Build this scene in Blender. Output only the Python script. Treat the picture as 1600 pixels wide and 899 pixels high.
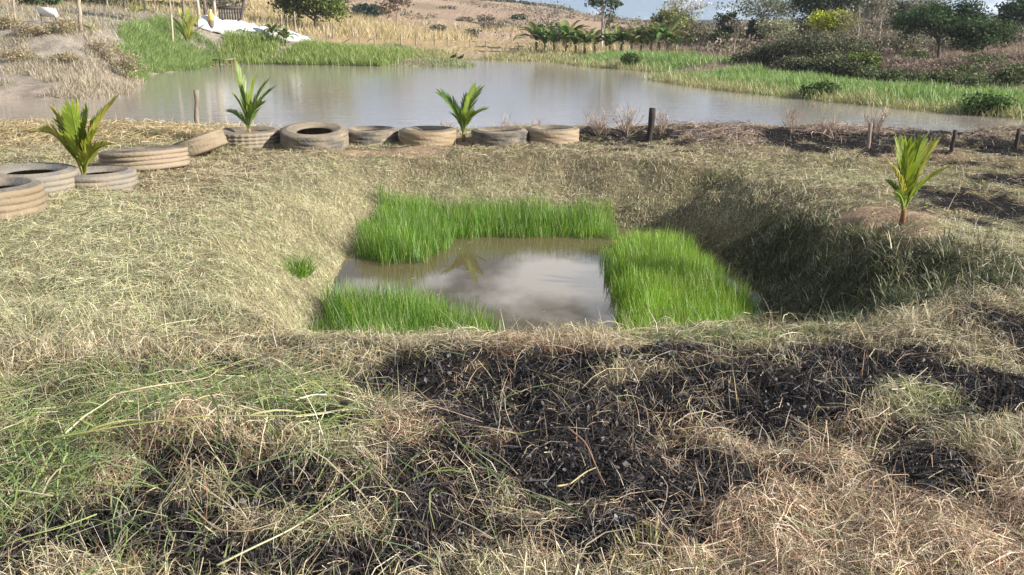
import bpy, math, random
import numpy as np
from mathutils import Vector, Matrix

for o in list(bpy.data.objects):
    bpy.data.objects.remove(o)
scene = bpy.context.scene
COL = scene.collection
random.seed(7)
RNG = np.random.default_rng(7)
R = math.radians

# ---------------------------------------------------------------- camera
CAM_H = 1.8
FPX = 1331.0                       # focal length in photograph pixels (1600 wide)
PITCH = math.atan((449.5 - 45.0) / FPX)
cam = bpy.data.cameras.new("camera")
cam.sensor_width = 36.0
cam.lens = 36.0 * FPX / 1600.0
cam.clip_start = 0.05
cam.clip_end = 8000
cam_o = bpy.data.objects.new("camera", cam)
COL.objects.link(cam_o)
cam_o.location = (0, 0, CAM_H)
cam_o.rotation_euler = (math.pi / 2 - PITCH, 0, 0)
scene.camera = cam_o

# ---------------------------------------------------------------- sky, sun, exposure
SUN_EL = R(26)
SUN_DIR = Vector((0.943 * math.cos(SUN_EL), -0.333 * math.cos(SUN_EL), math.sin(SUN_EL))).normalized()
world = bpy.data.worlds.new("World")
scene.world = world
world.use_nodes = True
wn = world.node_tree
wn.nodes.clear()
w_out = wn.nodes.new("ShaderNodeOutputWorld")
w_bg = wn.nodes.new("ShaderNodeBackground")
w_bg.inputs[1].default_value = 0.058
sky = wn.nodes.new("ShaderNodeTexSky")
sky.sky_type = 'NISHITA'
sky.sun_disc = False
sky.sun_elevation = SUN_EL
sky.sun_rotation = math.atan2(SUN_DIR.x, SUN_DIR.y)
sky.air_density = 1.0
sky.dust_density = 0.3
sky.ozone_density = 2.0
w_tc = wn.nodes.new("ShaderNodeTexCoord")
w_map = wn.nodes.new("ShaderNodeMapping")
w_map.inputs['Location'].default_value = (1.709, 2.718, 0.981)
w_map.inputs['Scale'].default_value = (1.0, 1.0, 2.2)
w_no = wn.nodes.new("ShaderNodeTexNoise")
w_no.inputs['Scale'].default_value = 6.5
w_no.inputs['Detail'].default_value = 7.0
w_no.inputs['Roughness'].default_value = 0.52
w_rp = wn.nodes.new("ShaderNodeValToRGB")
w_rp.color_ramp.elements[0].position = 0.50
w_rp.color_ramp.elements[0].color = (0, 0, 0, 1)
w_rp.color_ramp.elements[1].position = 0.66
w_rp.color_ramp.elements[1].color = (1, 1, 1, 1)
w_mix = wn.nodes.new("ShaderNodeMix")
w_mix.data_type = 'RGBA'
w_mix.inputs[7].default_value = (17.0, 17.0, 17.4, 1)
wl = wn.links.new
wl(w_tc.outputs['Generated'], w_map.inputs['Vector'])
w_vm = wn.nodes.new('ShaderNodeVectorMath')      # the pale horizon band lies low, below the far ridge
w_vm.operation = 'MULTIPLY_ADD'
w_vm.inputs[1].default_value = (1, 1, 0.85)
w_vm.inputs[2].default_value = (0, 0, 0.125)
wl(w_tc.outputs['Generated'], w_vm.inputs[0])
wl(w_vm.outputs[0], sky.inputs[0])
wl(w_map.outputs[0], w_no.inputs['Vector'])
wl(w_no.outputs['Fac'], w_rp.inputs['Fac'])
wl(w_rp.outputs['Color'], w_mix.inputs[0])
wl(sky.outputs[0], w_mix.inputs[6])
wl(w_mix.outputs[2], w_bg.inputs[0])
wl(w_bg.outputs[0], w_out.inputs[0])

sun = bpy.data.lights.new("sun", 'SUN')
sun.energy = 5.0
sun.angle = R(0.5)
sun.color = (1.0, 0.94, 0.86)
sun_o = bpy.data.objects.new("sun", sun)
COL.objects.link(sun_o)
sun_o.location = (30, -12, 20)
sun_o.rotation_euler = SUN_DIR.to_track_quat('Z', 'Y').to_euler()

scene.view_settings.view_transform = 'Standard'
scene.view_settings.look = 'None'
scene.view_settings.gamma = 1.0
scene.view_settings.use_curve_mapping = False
scene.view_settings.exposure = 1.0
scene.render.engine = 'CYCLES'

# ---------------------------------------------------------------- pixel <-> place helpers
FWD = np.array((0, math.cos(PITCH), -math.sin(PITCH)))
UP = np.array((0, math.sin(PITCH), math.cos(PITCH)))


def ray(px, py):
    return FWD + np.array((1.0, 0, 0)) * (px - 800.0) / FPX + UP * (449.5 - py) / FPX


def P(px, py, z=0.0):
    """point seen at a photograph pixel, on the level z"""
    d = ray(px, py)
    t = (z - CAM_H) / d[2]
    return np.array((0, 0, CAM_H)) + d * t


def G(px, py, Y):
    """point seen at a photograph pixel, Y metres ahead"""
    d = ray(px, py)
    return np.array((0, 0, CAM_H)) + d * (Y / d[1])


# ---------------------------------------------------------------- noise
def hash2(ix, iy, seed):
    n = (ix.astype(np.int64) * 374761393 + iy.astype(np.int64) * 668265263 + seed * 144269504) & 0xFFFFFFFF
    n = ((n ^ (n >> 13)) * 1274126177) & 0xFFFFFFFF
    n = n ^ (n >> 16)
    return (n & 0xFFFF) / 65535.0


def vnoise(x, y, seed=0):
    x0 = np.floor(x); y0 = np.floor(y)
    fx = x - x0; fy = y - y0
    fx = fx * fx * (3 - 2 * fx); fy = fy * fy * (3 - 2 * fy)
    a = hash2(x0, y0, seed); b = hash2(x0 + 1, y0, seed)
    c = hash2(x0, y0 + 1, seed); d = hash2(x0 + 1, y0 + 1, seed)
    return (a * (1 - fx) + b * fx) * (1 - fy) + (c * (1 - fx) + d * fx) * fy


def fbm(x, y, freq=1.0, octv=4, seed=0):
    x = np.asarray(x, float); y = np.asarray(y, float)
    s = 0; a = 1.0; t = 0
    for i in range(octv):
        s = s + a * vnoise(x * freq + 17.3 * i, y * freq - 9.1 * i, seed + i)
        t += a; a *= 0.5; freq *= 2.03
    return s / t


def sstep(a, b, x):
    t = np.clip((x - a) / (b - a), 0, 1)
    return t * t * (3 - 2 * t)


def sdf(poly, x, y):
    """signed distance to a polygon, positive outside"""
    x = np.asarray(x, float); y = np.asarray(y, float)
    d2 = np.full(x.shape, 1e18)
    ins = np.zeros(x.shape, bool)
    n = len(poly)
    for i in range(n):
        ax, ay = poly[i][0], poly[i][1]
        bx, by = poly[(i + 1) % n][0], poly[(i + 1) % n][1]
        ex, ey = bx - ax, by - ay
        wx, wy = x - ax, y - ay
        t = np.clip((wx * ex + wy * ey) / (ex * ex + ey * ey + 1e-12), 0, 1)
        d2 = np.minimum(d2, (wx - ex * t) ** 2 + (wy - ey * t) ** 2)
        if ay != by:
            c = ((ay > y) != (by > y)) & (x < ex * (y - ay) / (by - ay) + ax)
            ins ^= c
    d = np.sqrt(d2)
    return np.where(ins, -d, d)


# ---------------------------------------------------------------- lie of the land
LAKE_Z = -0.9
PIT_Z = -0.75
lake_px = [(-120, 165), (0, 156), (100, 159), (190, 152), (219, 143), (224, 124), (232, 118), (285, 112), (332, 105),
           (340, 101), (420, 101), (600, 104), (700, 105), (738, 106), (747, 102), (735, 99), (700, 97.5), (660, 96.5), (745, 94),
           (860, 97), (905, 104), (985, 110), (1020, 114), (1008, 124), (1060, 133), (1130, 143), (1250, 155), (1330, 163),
           (1420, 172), (1510, 180), (1600, 187), (1800, 205)]
LAKE = [tuple(P(a, b, LAKE_Z)[:2]) for a, b in lake_px]
LAKE += [(30, 17.5), (14, 16.4), (9.5, 16.6), (7.5, 17.8), (5, 18.2), (2, 18.0), (-1, 17.6), (-4, 17.4), (-6.5, 17.6), (-9.5, 17.3),
         (-13, 17.0), (-22, 17.5), (-34, 20)]

rim_px = [(400, 512), (500, 522), (600, 526), (700, 526), (800, 524), (950, 516), (1100, 514), (1250, 512), (1400, 508), (1490, 492),
          (1520, 452), (1460, 408), (1385, 376), (1305, 334), (1240, 292), (1130, 262), (1000, 250), (850, 240), (700, 238),
          (540, 248), (430, 290), (350, 370), (340, 450)]
RIM = [tuple(P(a, b, 0)[:2]) for a, b in rim_px]
wat_px = [(515, 470), (525, 435), (545, 405), (585, 368), (640, 356), (700, 352), (850, 350), (950, 353), (1040, 366), (1120, 395),
          (1165, 440), (1195, 500)]
WAT = [tuple(P(a, b, PIT_Z)[:2]) for a, b in wat_px] + [(2.1, 6.35), (0.0, 6.05), (-1.55, 6.2)]

_c = []


def cp(px, py, Y):
    _c.append(tuple(G(px, py, Y)))


for a in [(0, 40, 47), (150, 46, 48), (215, 92, 49), (0, 96, 42), (120, 104, 42), (110, 2, 95), (0, -5, 90), (250, 24, 75),
          (250, 62, 58), (330, 44, 76), (430, 62, 78), (500, 68, 80), (400, 6, 120), (500, 22, 130), (600, 76, 84), (720, 84, 80),
          (640, 44, 140), (750, 62, 120), (860, 78, 95), (950, 80, 88), (1060, 86, 74), (1150, 88, 66), (1080, 70, 100),
          (1250, 96, 60), (1250, 62, 110), (1400, 118, 46), (1400, 88, 66), (1600, 138, 36), (1600, 104, 48), (1560, 66, 72),
          (1350, 62, 90), (1100, 108, 52), (1250, 128, 44), (1500, 150, 36)]:
    cp(*a)
_c += [(-60, 40, 2.2), (-90, 100, 8), (60, 40, 2.0), (95, 95, 2.5), (-45, 0, 1), (45, 0, 0.6), (0, -40, 0.4),
       (-160, 300, 32), (-100, 300, 22), (-25, 300, 12.2), (0, 300, 9.9), (22, 300, 7.0), (32, 300, 3.5), (70, 300, 2.0), (130, 300, 3),
       (220, 300, 5), (-80, 200, 15), (-20, 200, 7.0), (5, 200, 5.0), (25, 200, 2.6), (60, 200, 1.4), (120, 200, 2.5)]
CP = np.array(_c)


def _rbf_fit():
    d = np.sqrt(((CP[:, None, :2] - CP[None, :, :2]) ** 2).sum(-1) + 4.0)
    n = len(CP)
    A = np.zeros((n + 1, n + 1))
    A[:n, :n] = d + np.eye(n) * -0.03
    A[:n, n] = 1; A[n, :n] = 1
    return np.linalg.solve(A, np.append(CP[:, 2], 0))


RW = _rbf_fit()


def far_land(x, y):
    xx = np.clip(x, -170, 230); yy = np.clip(y, -40, 300)
    z = np.full(np.shape(x), RW[-1])
    for i in range(len(CP)):
        z = z + RW[i] * np.sqrt((xx - CP[i, 0]) ** 2 + (yy - CP[i, 1]) ** 2 + 4.0)
    ridge = 8.5 + 7 * (fbm(x, y * 0 + 3.3, 0.006, 4, 55) - 0.5) + 0.012 * np.abs(x)
    z = z + (ridge - z) * sstep(420, 900, y)
    z = z + sstep(60, 150, y) * (fbm(x, y, 0.02, 4, 91) - 0.5) * 2.0
    return z


def H(x, y):
    x = np.asarray(x, float); y = np.asarray(y, float)
    near = 0.02 * np.sin(x * 0.7) + (fbm(x, y, 0.5, 3, 11) - 0.5) * 0.10
    hum = (fbm(x, y, 2.1, 4, 23) - 0.5) * (1 + 2.5 * sstep(24, 30, y))
    near = near + hum * 0.13 + (fbm(x, y, 5.5, 3, 29) - 0.5) * 0.07
    # heaps of mown hay in the left foreground, spoil heap along the right of the pit
    near = near + 0.16 * np.exp(-((x + 1.35) / 0.8) ** 2 - ((y - 3.35) / 0.55) ** 2)
    near = near + 0.10 * np.exp(-((x + 0.2) / 1.1) ** 2 - ((y - 4.5) / 0.3) ** 2)
    near = near + 0.16 * np.exp(-((x - 3.6) / 0.8) ** 2 - ((y - 7.2) / 1.4) ** 2)
    near = near + 0.06 * np.exp(-((y - 15.6) / 0.9) ** 2) * sstep(-5, -7, x) * (0.5 + fbm(x, y, 1.1, 2, 5))
    near = near + 0.10 * np.exp(-((y - 14.6) / 1.3) ** 2) * sstep(1.6, 4, x) * (0.35 + 1.1 * fbm(x, y, 0.9, 3, 6))
    fl = far_land(x, y)
    k = sstep(19, 26, np.sqrt(y * y + (x * 0.75) ** 2))
    land = near * (1 - k) + (fl + hum * 0.1) * k
    land = np.maximum(land, LAKE_Z + 0.18)
    dl = sdf(LAKE, x, y) + (fbm(x, y, 0.6, 3, 31) - 0.5) * 0.7
    w = 1.7 + 3.2 * k - 2.6 * k * sstep(-16, -20, x) * sstep(55, 45, y)
    t = sstep(0, 1, (dl + 0.2) / w)
    t = np.where(dl > -0.2, 0.35 * np.clip((dl + 0.2) / w, 0, 1) + 0.65 * t, 0)
    bed = LAKE_Z - 0.05 + np.maximum(-0.9, np.minimum(dl, 0) * 0.35)
    z = np.where(dl > -0.2, bed + (land - bed) * t, bed)
    # the pit
    m = (np.abs(x) < 7) & (y > 3) & (y < 16)
    if np.any(m):
        xm, ym = x[m], y[m]
        dr = sdf(RIM, xm, ym) + (fbm(xm, ym, 1.6, 3, 41) - 0.5) * 0.28
        dw = sdf(WAT, xm, ym) + (fbm(xm, ym, 1.9, 3, 43) - 0.5) * 0.16
        zm = z[m]
        zm = zm - (0.03 + 0.07 * sstep(5.5, 7.0, ym)) * np.exp(-np.maximum(dr, 0) / 0.35)
        tt = np.clip(dw / (dw - dr + 1e-6), 0, 1)
        steep = sstep(1.9, 2.8, xm) * sstep(10.4, 8.8, ym)
        prof = (1 - (1 - tt) ** 1.35) * (1 - steep) + steep * (0.35 * tt + 0.65 * sstep(0.0, 0.95, tt))
        wall = PIT_Z - 0.02 + (zm - PIT_Z) * prof + (fbm(xm, ym, 1.7, 4, 47) - 0.5) * (0.20 + .38 * steep) * np.sin(np.pi * tt)
        zz = np.where(dr < 0, wall, zm)
        zz = np.where(dw < 0, PIT_Z - 0.03 + np.maximum(-0.45, dw * 0.6), zz)
        z = z.copy(); z[m] = zz
    return z


# near-field height map, for laying straw
HX0, HX1, HY0, HY1, HS = -16.0, 16.0, 0.6, 19.5, 0.05
_gx = np.arange(HX0, HX1 + HS, HS); _gy = np.arange(HY0, HY1 + HS, HS)
_HM = H(*np.meshgrid(_gx, _gy))


def Hs(x, y):
    fx = np.clip((x - HX0) / HS, 0, len(_gx) - 1.001); fy = np.clip((y - HY0) / HS, 0, len(_gy) - 1.001)
    ix = fx.astype(int); iy = fy.astype(int)
    fx = fx - ix; fy = fy - iy
    return ((_HM[iy, ix] * (1 - fx) + _HM[iy, ix + 1] * fx) * (1 - fy) +
            (_HM[iy + 1, ix] * (1 - fx) + _HM[iy + 1, ix + 1] * fx) * fy)


def h1(x, y):
    return float(H(np.array([x]), np.array([y]))[0])


# ---------------------------------------------------------------- cover of the ground (what grows or lies where, some light and shade painted in)
def blobs(lst, x, y, seed, fr=1.3, amp=0.9, lo=0.25, hi=0.62):
    m = np.zeros(np.shape(x))
    for b in lst:
        px, py, rx, ry = b[:4]
        wgt = b[4] if len(b) > 4 else 1.0
        c = P(px, py, 0)
        sx = rx / FPX * np.hypot(c[1], CAM_H)
        y0 = P(px, py + ry, 0)[1]; y1 = P(px, py - ry, 0)[1]
        up = max(0.12, y1 - c[1]); dn = max(0.12, c[1] - y0)
        sy = np.where(y > c[1], up, dn)
        q = ((x - c[0]) / sx) ** 2 + ((y - c[1]) / sy) ** 2
        m = np.maximum(m, wgt * np.exp(-0.7 * q))
    n = fbm(x, y * 1.5, fr, 4, seed)
    return sstep(lo, hi, m + (n - 0.5) * amp * (m > 0.04))


BURN_SHADE = [(800, 650, 180, 50), (720, 740, 130, 90), (900, 700, 190, 70), (820, 780, 200, 60, .9), (1380, 600, 120, 20, .8), (1180, 660, 140, 26, .8), (620, 610, 60, 22, .8), (1000, 745, 110, 55), (500, 868, 230, 34),
        (130, 850, 210, 45), (880, 830, 110, 50, .9), (1150, 600, 150, 32), (1270, 650, 150, 30, .85), (1000, 575, 90, 14, .7),
        (1300, 575, 110, 16, .9), (1450, 745, 120, 26, .75), (1575, 640, 80, 55, 1.2), (1570, 520, 80, 28, 1.2), (1040, 640, 140, 40, .9), (1280, 730, 80, 20, .6),
        (1535, 322, 80, 20, 1.3), (1595, 280, 50, 10, 1.2), (700, 850, 120, 40, .7), (1420, 650, 80, 18, .6), (620, 690, 70, 40, .8),
        (960, 212, 60, 10), (1060, 214, 100, 13), (1190, 213, 140, 13), (1420, 217, 160, 18), (1330, 226, 90, 14), (1560, 230, 80, 14), (1260, 222, 90, 10),
        (290, 770, 170, 30, .55), (100, 620, 110, 14, .5), (420, 690, 80, 20, .5), (360, 570, 90, 10, .45)]  # this row paints the dark shade between the left green blades
GREEN = [(230, 640, 300, 70), (60, 760, 80, 80, .9), (470, 700, 110, 50, .8), (465, 415, 16, 16), (1150, 520, 160, 10, .8), (1330, 420, 160, 50, .75),
         (1230, 330, 80, 30, .6), (900, 280, 240, 20, .5), (690, 270, 150, 20, .4), (1470, 650, 90, 26, .6), (500, 480, 40, 30, .6), (860, 575, 60, 14, .5)]
RED = [(1300, 800, 360, 130), (1250, 690, 220, 50, .8), (680, 740, 140, 90, .7), (950, 850, 200, 60, .8), (900, 560, 260, 40, .7), (1150, 205, 220, 14), (1460, 250, 150, 20, .5), (980, 200, 60, 12),
       (300, 740, 190, 50, .7), (700, 560, 150, 30, .4), (1100, 290, 80, 30, .5)]
DIRT = [(1395, 348, 95, 20), (720, 224, 60, 6), (640, 234, 60, 6, .9), (560, 235, 40, 5, .6), (1440, 385, 60, 14, .6)]


LUSH = [(1330, 425, 200, 60), (1200, 350, 110, 40), (1250, 470, 180, 24), (1120, 310, 60, 22, .7)]  # green weeds of the right slope, colour darkened to deepen its shade
PALEZ = [(800, 268, 260, 24, .7), (1560, 380, 90, 40, .7), (180, 440, 330, 90), (60, 350, 200, 50), (420, 320, 160, 60, .8), (520, 260, 120, 20, .6), (1560, 420, 90, 60, .7), (1300, 285, 140, 20, .6)]  # pale hay; the far-wall patch is paled to stand in for sunlight


def weed_shade(x, y):
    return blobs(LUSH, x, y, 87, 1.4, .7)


def cover(x, y):
    return (blobs(BURN_SHADE, x, y, 61, 3.4, 2.2, .28, .44), blobs(GREEN, x, y, 71, 1.1, 0.9), blobs(RED, x, y, 81, 0.9, 0.8), blobs(DIRT, x, y, 85, 1.5, .6))


# ---------------------------------------------------------------- mesh helpers
def fast_mesh(name, V, F, cols=None, smooth=False):
    """V (n,3); F (m,k) equal-sided faces, or list of such arrays"""
    me = bpy.data.meshes.new(name)
    V = np.ascontiguousarray(V, dtype=np.float32)
    Fs = F if isinstance(F, list) else [F]
    Fs = [np.asarray(f, np.int32) for f in Fs if len(f)]
    me.vertices.add(len(V))
    me.vertices.foreach_set('co', V.ravel())
    loops = np.concatenate([f.ravel() for f in Fs])
    starts = []; s = 0
    for f in Fs:
        n, k = f.shape
        starts.append(s + np.arange(n) * k); s += n * k
    starts = np.concatenate(starts).astype(np.int32)
    me.loops.add(len(loops))
    me.loops.foreach_set('vertex_index', loops)
    me.polygons.add(len(starts))
    me.polygons.foreach_set('loop_start', starts)
    if smooth:
        me.polygons.foreach_set('use_smooth', np.ones(len(starts), bool))
    me.update(calc_edges=True)
    if cols is not None:
        at = me.color_attributes.new('Col', 'FLOAT_COLOR', 'POINT')
        c = np.ones((len(V), 4), np.float32); c[:, :3] = cols
        at.data.foreach_set('color', c.ravel())
    return me


def link(name, me, mat=None, parent=None, loc=None):
    o = bpy.data.objects.new(name, me)
    COL.objects.link(o)
    if mat is not None and me is not None and len(me.materials) == 0:
        me.materials.append(mat)
    if parent is not None:
        o.parent = parent
    if loc is not None:
        o.location = [float(v) for v in loc]
    return o


def tag(o, label, cat, group=None, kind=None):
    o['label'] = label; o['category'] = cat
    if group: o['group'] = group
    if kind: o['kind'] = kind
    return o


def thing(name, label, cat, loc=(0, 0, 0), rz=0.0, group=None):
    o = bpy.data.objects.new(name, None)
    o.empty_display_size = 0.2
    COL.objects.link(o)
    o.location = [float(v) for v in loc]; o.rotation_euler = (0, 0, rz)
    return tag(o, label, cat, group)


def copy_thing(src, loc, rz, label, scale=1.0):
    c = src.copy(); COL.objects.link(c)
    c.location = [float(v) for v in loc]; c.rotation_euler = (0, 0, rz)
    c.scale = (scale,) * 3 if not isinstance(scale, tuple) else scale
    c['label'] = label
    for ch in src.children:
        d = ch.copy(); COL.objects.link(d); d.parent = c
        for g in ch.children:
            e = g.copy(); COL.objects.link(e); e.parent = d
    return c


class MB:
    """collects vertices, faces and colours for one mesh"""

    def __init__(self):
        self.V = []; self.F = {}; self.C = []; self.n = 0

    def add(self, V, F, col=(0.5, 0.5, 0.5)):
        V = np.asarray(V, float)
        self.V.append(V)
        c = np.asarray(col, float)
        self.C.append(np.broadcast_to(c, (len(V), 3)))
        Fs = F if isinstance(F, list) else [F]
        for f in Fs:
            f = np.asarray(f, int)
            if len(f):
                self.F.setdefault(f.shape[1], []).append(f + self.n)
        self.n += len(V)

    def tube(self, pts, rad, sides=6, col=(0.5, 0.5, 0.5), cap=True):
        pts = np.asarray(pts, float); K = len(pts)
        rad = np.broadcast_to(np.asarray(rad, float), (K,))
        d = np.gradient(pts, axis=0)
        d /= np.linalg.norm(d, axis=1, keepdims=True) + 1e-9
        ref = np.where(np.abs(d[:, 2:3]) > 0.9, np.array([[1.0, 0, 0]]), np.array([[0, 0, 1.0]]))
        u = np.cross(d, ref); u /= np.linalg.norm(u, axis=1, keepdims=True) + 1e-9
        v = np.cross(d, u)
        a = np.arange(sides) * 2 * math.pi / sides
        ring = pts[:, None] + rad[:, None, None] * (u[:, None] * np.cos(a)[None, :, None] + v[:, None] * np.sin(a)[None, :, None])
        V = ring.reshape(-1, 3)
        q = []
        for k in range(K - 1):
            for s in range(sides):
                s2 = (s + 1) % sides
                q.append((k * sides + s, k * sides + s2, (k + 1) * sides + s2, (k + 1) * sides + s))
        Fs = [np.array(q)]
        if cap:
            Fs.append(np.array([list(range((K - 1) * sides, K * sides))]))
            Fs.append(np.array([list(range(sides))[::-1]]))
        self.add(V, Fs, col)

    def box(self, c, s, col=(0.5, 0.5, 0.5), M=None):
        v = np.array([(x, y, z) for x in (-.5, .5) for y in (-.5, .5) for z in (-.5, .5)]) * np.asarray(s, float)
        if M is not None:
            v = v @ np.array(M.to_3x3()).T
        v = v + np.asarray(c, float)
        self.add(v, np.array([(0, 1, 3, 2), (4, 6, 7, 5), (0, 4, 5, 1), (2, 3, 7, 6), (0, 2, 6, 4), (1, 5, 7, 3)]), col)

    def lathe(self, prof, n=32, col=(0.5, 0.5, 0.5), rmod=None):
        prof = np.asarray(prof, float); K = len(prof)
        a = np.arange(n) * 2 * math.pi / n
        r = np.repeat(prof[:, 0][:, None], n, 1)
        if rmod is not None:
            r = r + rmod(np.arange(K)[:, None], np.arange(n)[None, :])
        V = np.stack([r * np.cos(a), r * np.sin(a), np.repeat(prof[:, 1][:, None], n, 1)], -1).reshape(-1, 3)
        q = []
        for k in range(K - 1):
            for s in range(n):
                s2 = (s + 1) % n
                q.append((k * n + s, k * n + s2, (k + 1) * n + s2, (k + 1) * n + s))
        self.add(V, np.array(q), col)

    def ribbons(self, C, side, w, col):
        """C (N,K,3) centre lines, side (N,3) or (N,K,3) unit, w (N,K) half widths, col (N,3) or (N,K,3)"""
        N, K = C.shape[:2]
        if side.ndim == 2: side = side[:, None, :]
        a = C - side * w[..., None]; b = C + side * w[..., None]
        V = np.stack([a, b], 2).reshape(-1, 3)
        base = (np.arange(N) * 2 * K)[:, None]
        k = np.arange(K - 1)[None, :] * 2
        i = base + k
        F = np.stack([i, i + 1, i + 3, i + 2], -1).reshape(-1, 4)
        col = np.asarray(col, float)
        if col.ndim == 2: col = np.repeat(col[:, None, :], K, 1)
        c = np.repeat(col[:, :, None, :], 2, 2).reshape(-1, 3)
        self.add(V, F, c)

    def quads(self, ctr, u, v, col):
        V = np.stack([ctr - u, ctr + v * 0.55 - u * 0.1, ctr + u, ctr - v * 0.55 + u * 0.1], 1).reshape(-1, 3)
        F = np.arange(len(V)).reshape(-1, 4)
        self.add(V, F, np.repeat(col, 4, 0))

    def build(self, name, mat, parent=None, loc=None, smooth=False):
        V = np.concatenate(self.V); C = np.concatenate(self.C)
        Fs = [np.concatenate(f) for f in self.F.values()]
        return link(name, fast_mesh(name, V, Fs, C, smooth), mat, parent, loc)


def unit(v):
    return v / (np.linalg.norm(v, axis=-1, keepdims=True) + 1e-9)


def mixc(a, b, t):
    a = np.asarray(a, float); b = np.asarray(b, float); t = np.asarray(t)
    return a * (1 - t[..., None]) + b * t[..., None]


# ---------------------------------------------------------------- materials
def new_mat(name):
    m = bpy.data.materials.new(name); m.use_nodes = True
    nt = m.node_tree; nt.nodes.clear()
    out = nt.nodes.new('ShaderNodeOutputMaterial')
    return m, nt, out


def N(nt, t, **kw):
    n = nt.nodes.new(t)
    for k, v in kw.items():
        if k.startswith('i_'):
            n.inputs[k[2:].replace('_', ' ')].default_value = v
        else:
            setattr(n, k, v)
    return n


def mat_blade(name, transl=0.3, gloss=0.08, vary=0.35, scale=9.0, rough=0.55):
    """leaf, blade or straw: colour of its own, some light passing through"""
    m, nt, out = new_mat(name)
    L = nt.links.new
    a = N(nt, 'ShaderNodeVertexColor', layer_name='Col')
    tc = N(nt, 'ShaderNodeTexCoord')
    no = N(nt, 'ShaderNodeTexNoise', i_Scale=scale, i_Detail=3.0)
    L(tc.outputs['Object'], no.inputs['Vector'])
    mr = N(nt, 'ShaderNodeMapRange')
    mr.inputs[1].default_value = 0.3; mr.inputs[2].default_value = 0.7
    mr.inputs[3].default_value = 1 - vary; mr.inputs[4].default_value = 1 + vary
    L(no.outputs['Fac'], mr.inputs[0])
    hs = N(nt, 'ShaderNodeHueSaturation')
    L(mr.outputs[0], hs.inputs['Value']); L(a.outputs[0], hs.inputs['Color'])
    d = N(nt, 'ShaderNodeBsdfDiffuse'); t = N(nt, 'ShaderNodeBsdfTranslucent')
    L(hs.outputs[0], d.inputs[0]); L(hs.outputs[0], t.inputs[0])
    mx = N(nt, 'ShaderNodeMixShader'); mx.inputs[0].default_value = transl
    L(d.outputs[0], mx.inputs[1]); L(t.outputs[0], mx.inputs[2])
    g = N(nt, 'ShaderNodeBsdfGlossy', i_Roughness=rough)
    g.inputs[0].default_value = (1, 1, 1, 1)
    mg = N(nt, 'ShaderNodeMixShader'); mg.inputs[0].default_value = gloss
    L(mx.outputs[0], mg.inputs[1]); L(g.outputs[0], mg.inputs[2])
    L(mg.outputs[0], out.inputs[0])
    return m


def mat_solid(name, rough=0.85, c2=(0.3, 0.25, 0.2), amt=0.5, scale=6.0, bump=0.3, spec=0.3, bscale=40.0, stretch=(1, 1, 1)):
    """own colour from the mesh, mottled with a second colour (dust, weathering)"""
    m, nt, out = new_mat(name)
    L = nt.links.new
    a = N(nt, 'ShaderNodeVertexColor', layer_name='Col')
    tc = N(nt, 'ShaderNodeTexCoord')
    mp = N(nt, 'ShaderNodeMapping'); mp.inputs['Scale'].default_value = stretch
    oi = N(nt, 'ShaderNodeObjectInfo')
    ad = N(nt, 'ShaderNodeVectorMath', operation='ADD')
    mu = N(nt, 'ShaderNodeMath', operation='MULTIPLY'); mu.inputs[1].default_value = 37.0
    L(oi.outputs['Random'], mu.inputs[0]); L(mu.outputs[0], ad.inputs[1])
    L(tc.outputs['Object'], mp.inputs[0]); L(mp.outputs[0], ad.inputs[0])
    no = N(nt, 'ShaderNodeTexNoise', i_Scale=scale, i_Detail=6.0, i_Roughness=0.62)
    L(ad.outputs[0], no.inputs['Vector'])
    rp = N(nt, 'ShaderNodeValToRGB')
    rp.color_ramp.elements[0].position = 0.38; rp.color_ramp.elements[1].position = 0.66
    L(no.outputs['Fac'], rp.inputs[0])
    ml = N(nt, 'ShaderNodeMath', operation='MULTIPLY'); ml.inputs[1].default_value = amt
    L(rp.outputs[0], ml.inputs[0])
    mx = N(nt, 'ShaderNodeMix', data_type='RGBA'); mx.inputs[7].default_value = (*c2, 1)
    L(ml.outputs[0], mx.inputs[0]); L(a.outputs[0], mx.inputs[6])
    n2 = N(nt, 'ShaderNodeTexNoise', i_Scale=bscale, i_Detail=5.0)
    L(ad.outputs[0], n2.inputs['Vector'])
    bp = N(nt, 'ShaderNodeBump', i_Strength=bump, i_Distance=0.02)
    L(n2.outputs['Fac'], bp.inputs['Height'])
    b = N(nt, 'ShaderNodeBsdfPrincipled', i_Roughness=rough)
    b.inputs['Specular IOR Level'].default_value = spec
    L(mx.outputs[2], b.inputs['Base Color']); L(bp.outputs[0], b.inputs['Normal'])
    L(b.outputs[0], out.inputs[0])
    return m


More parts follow.
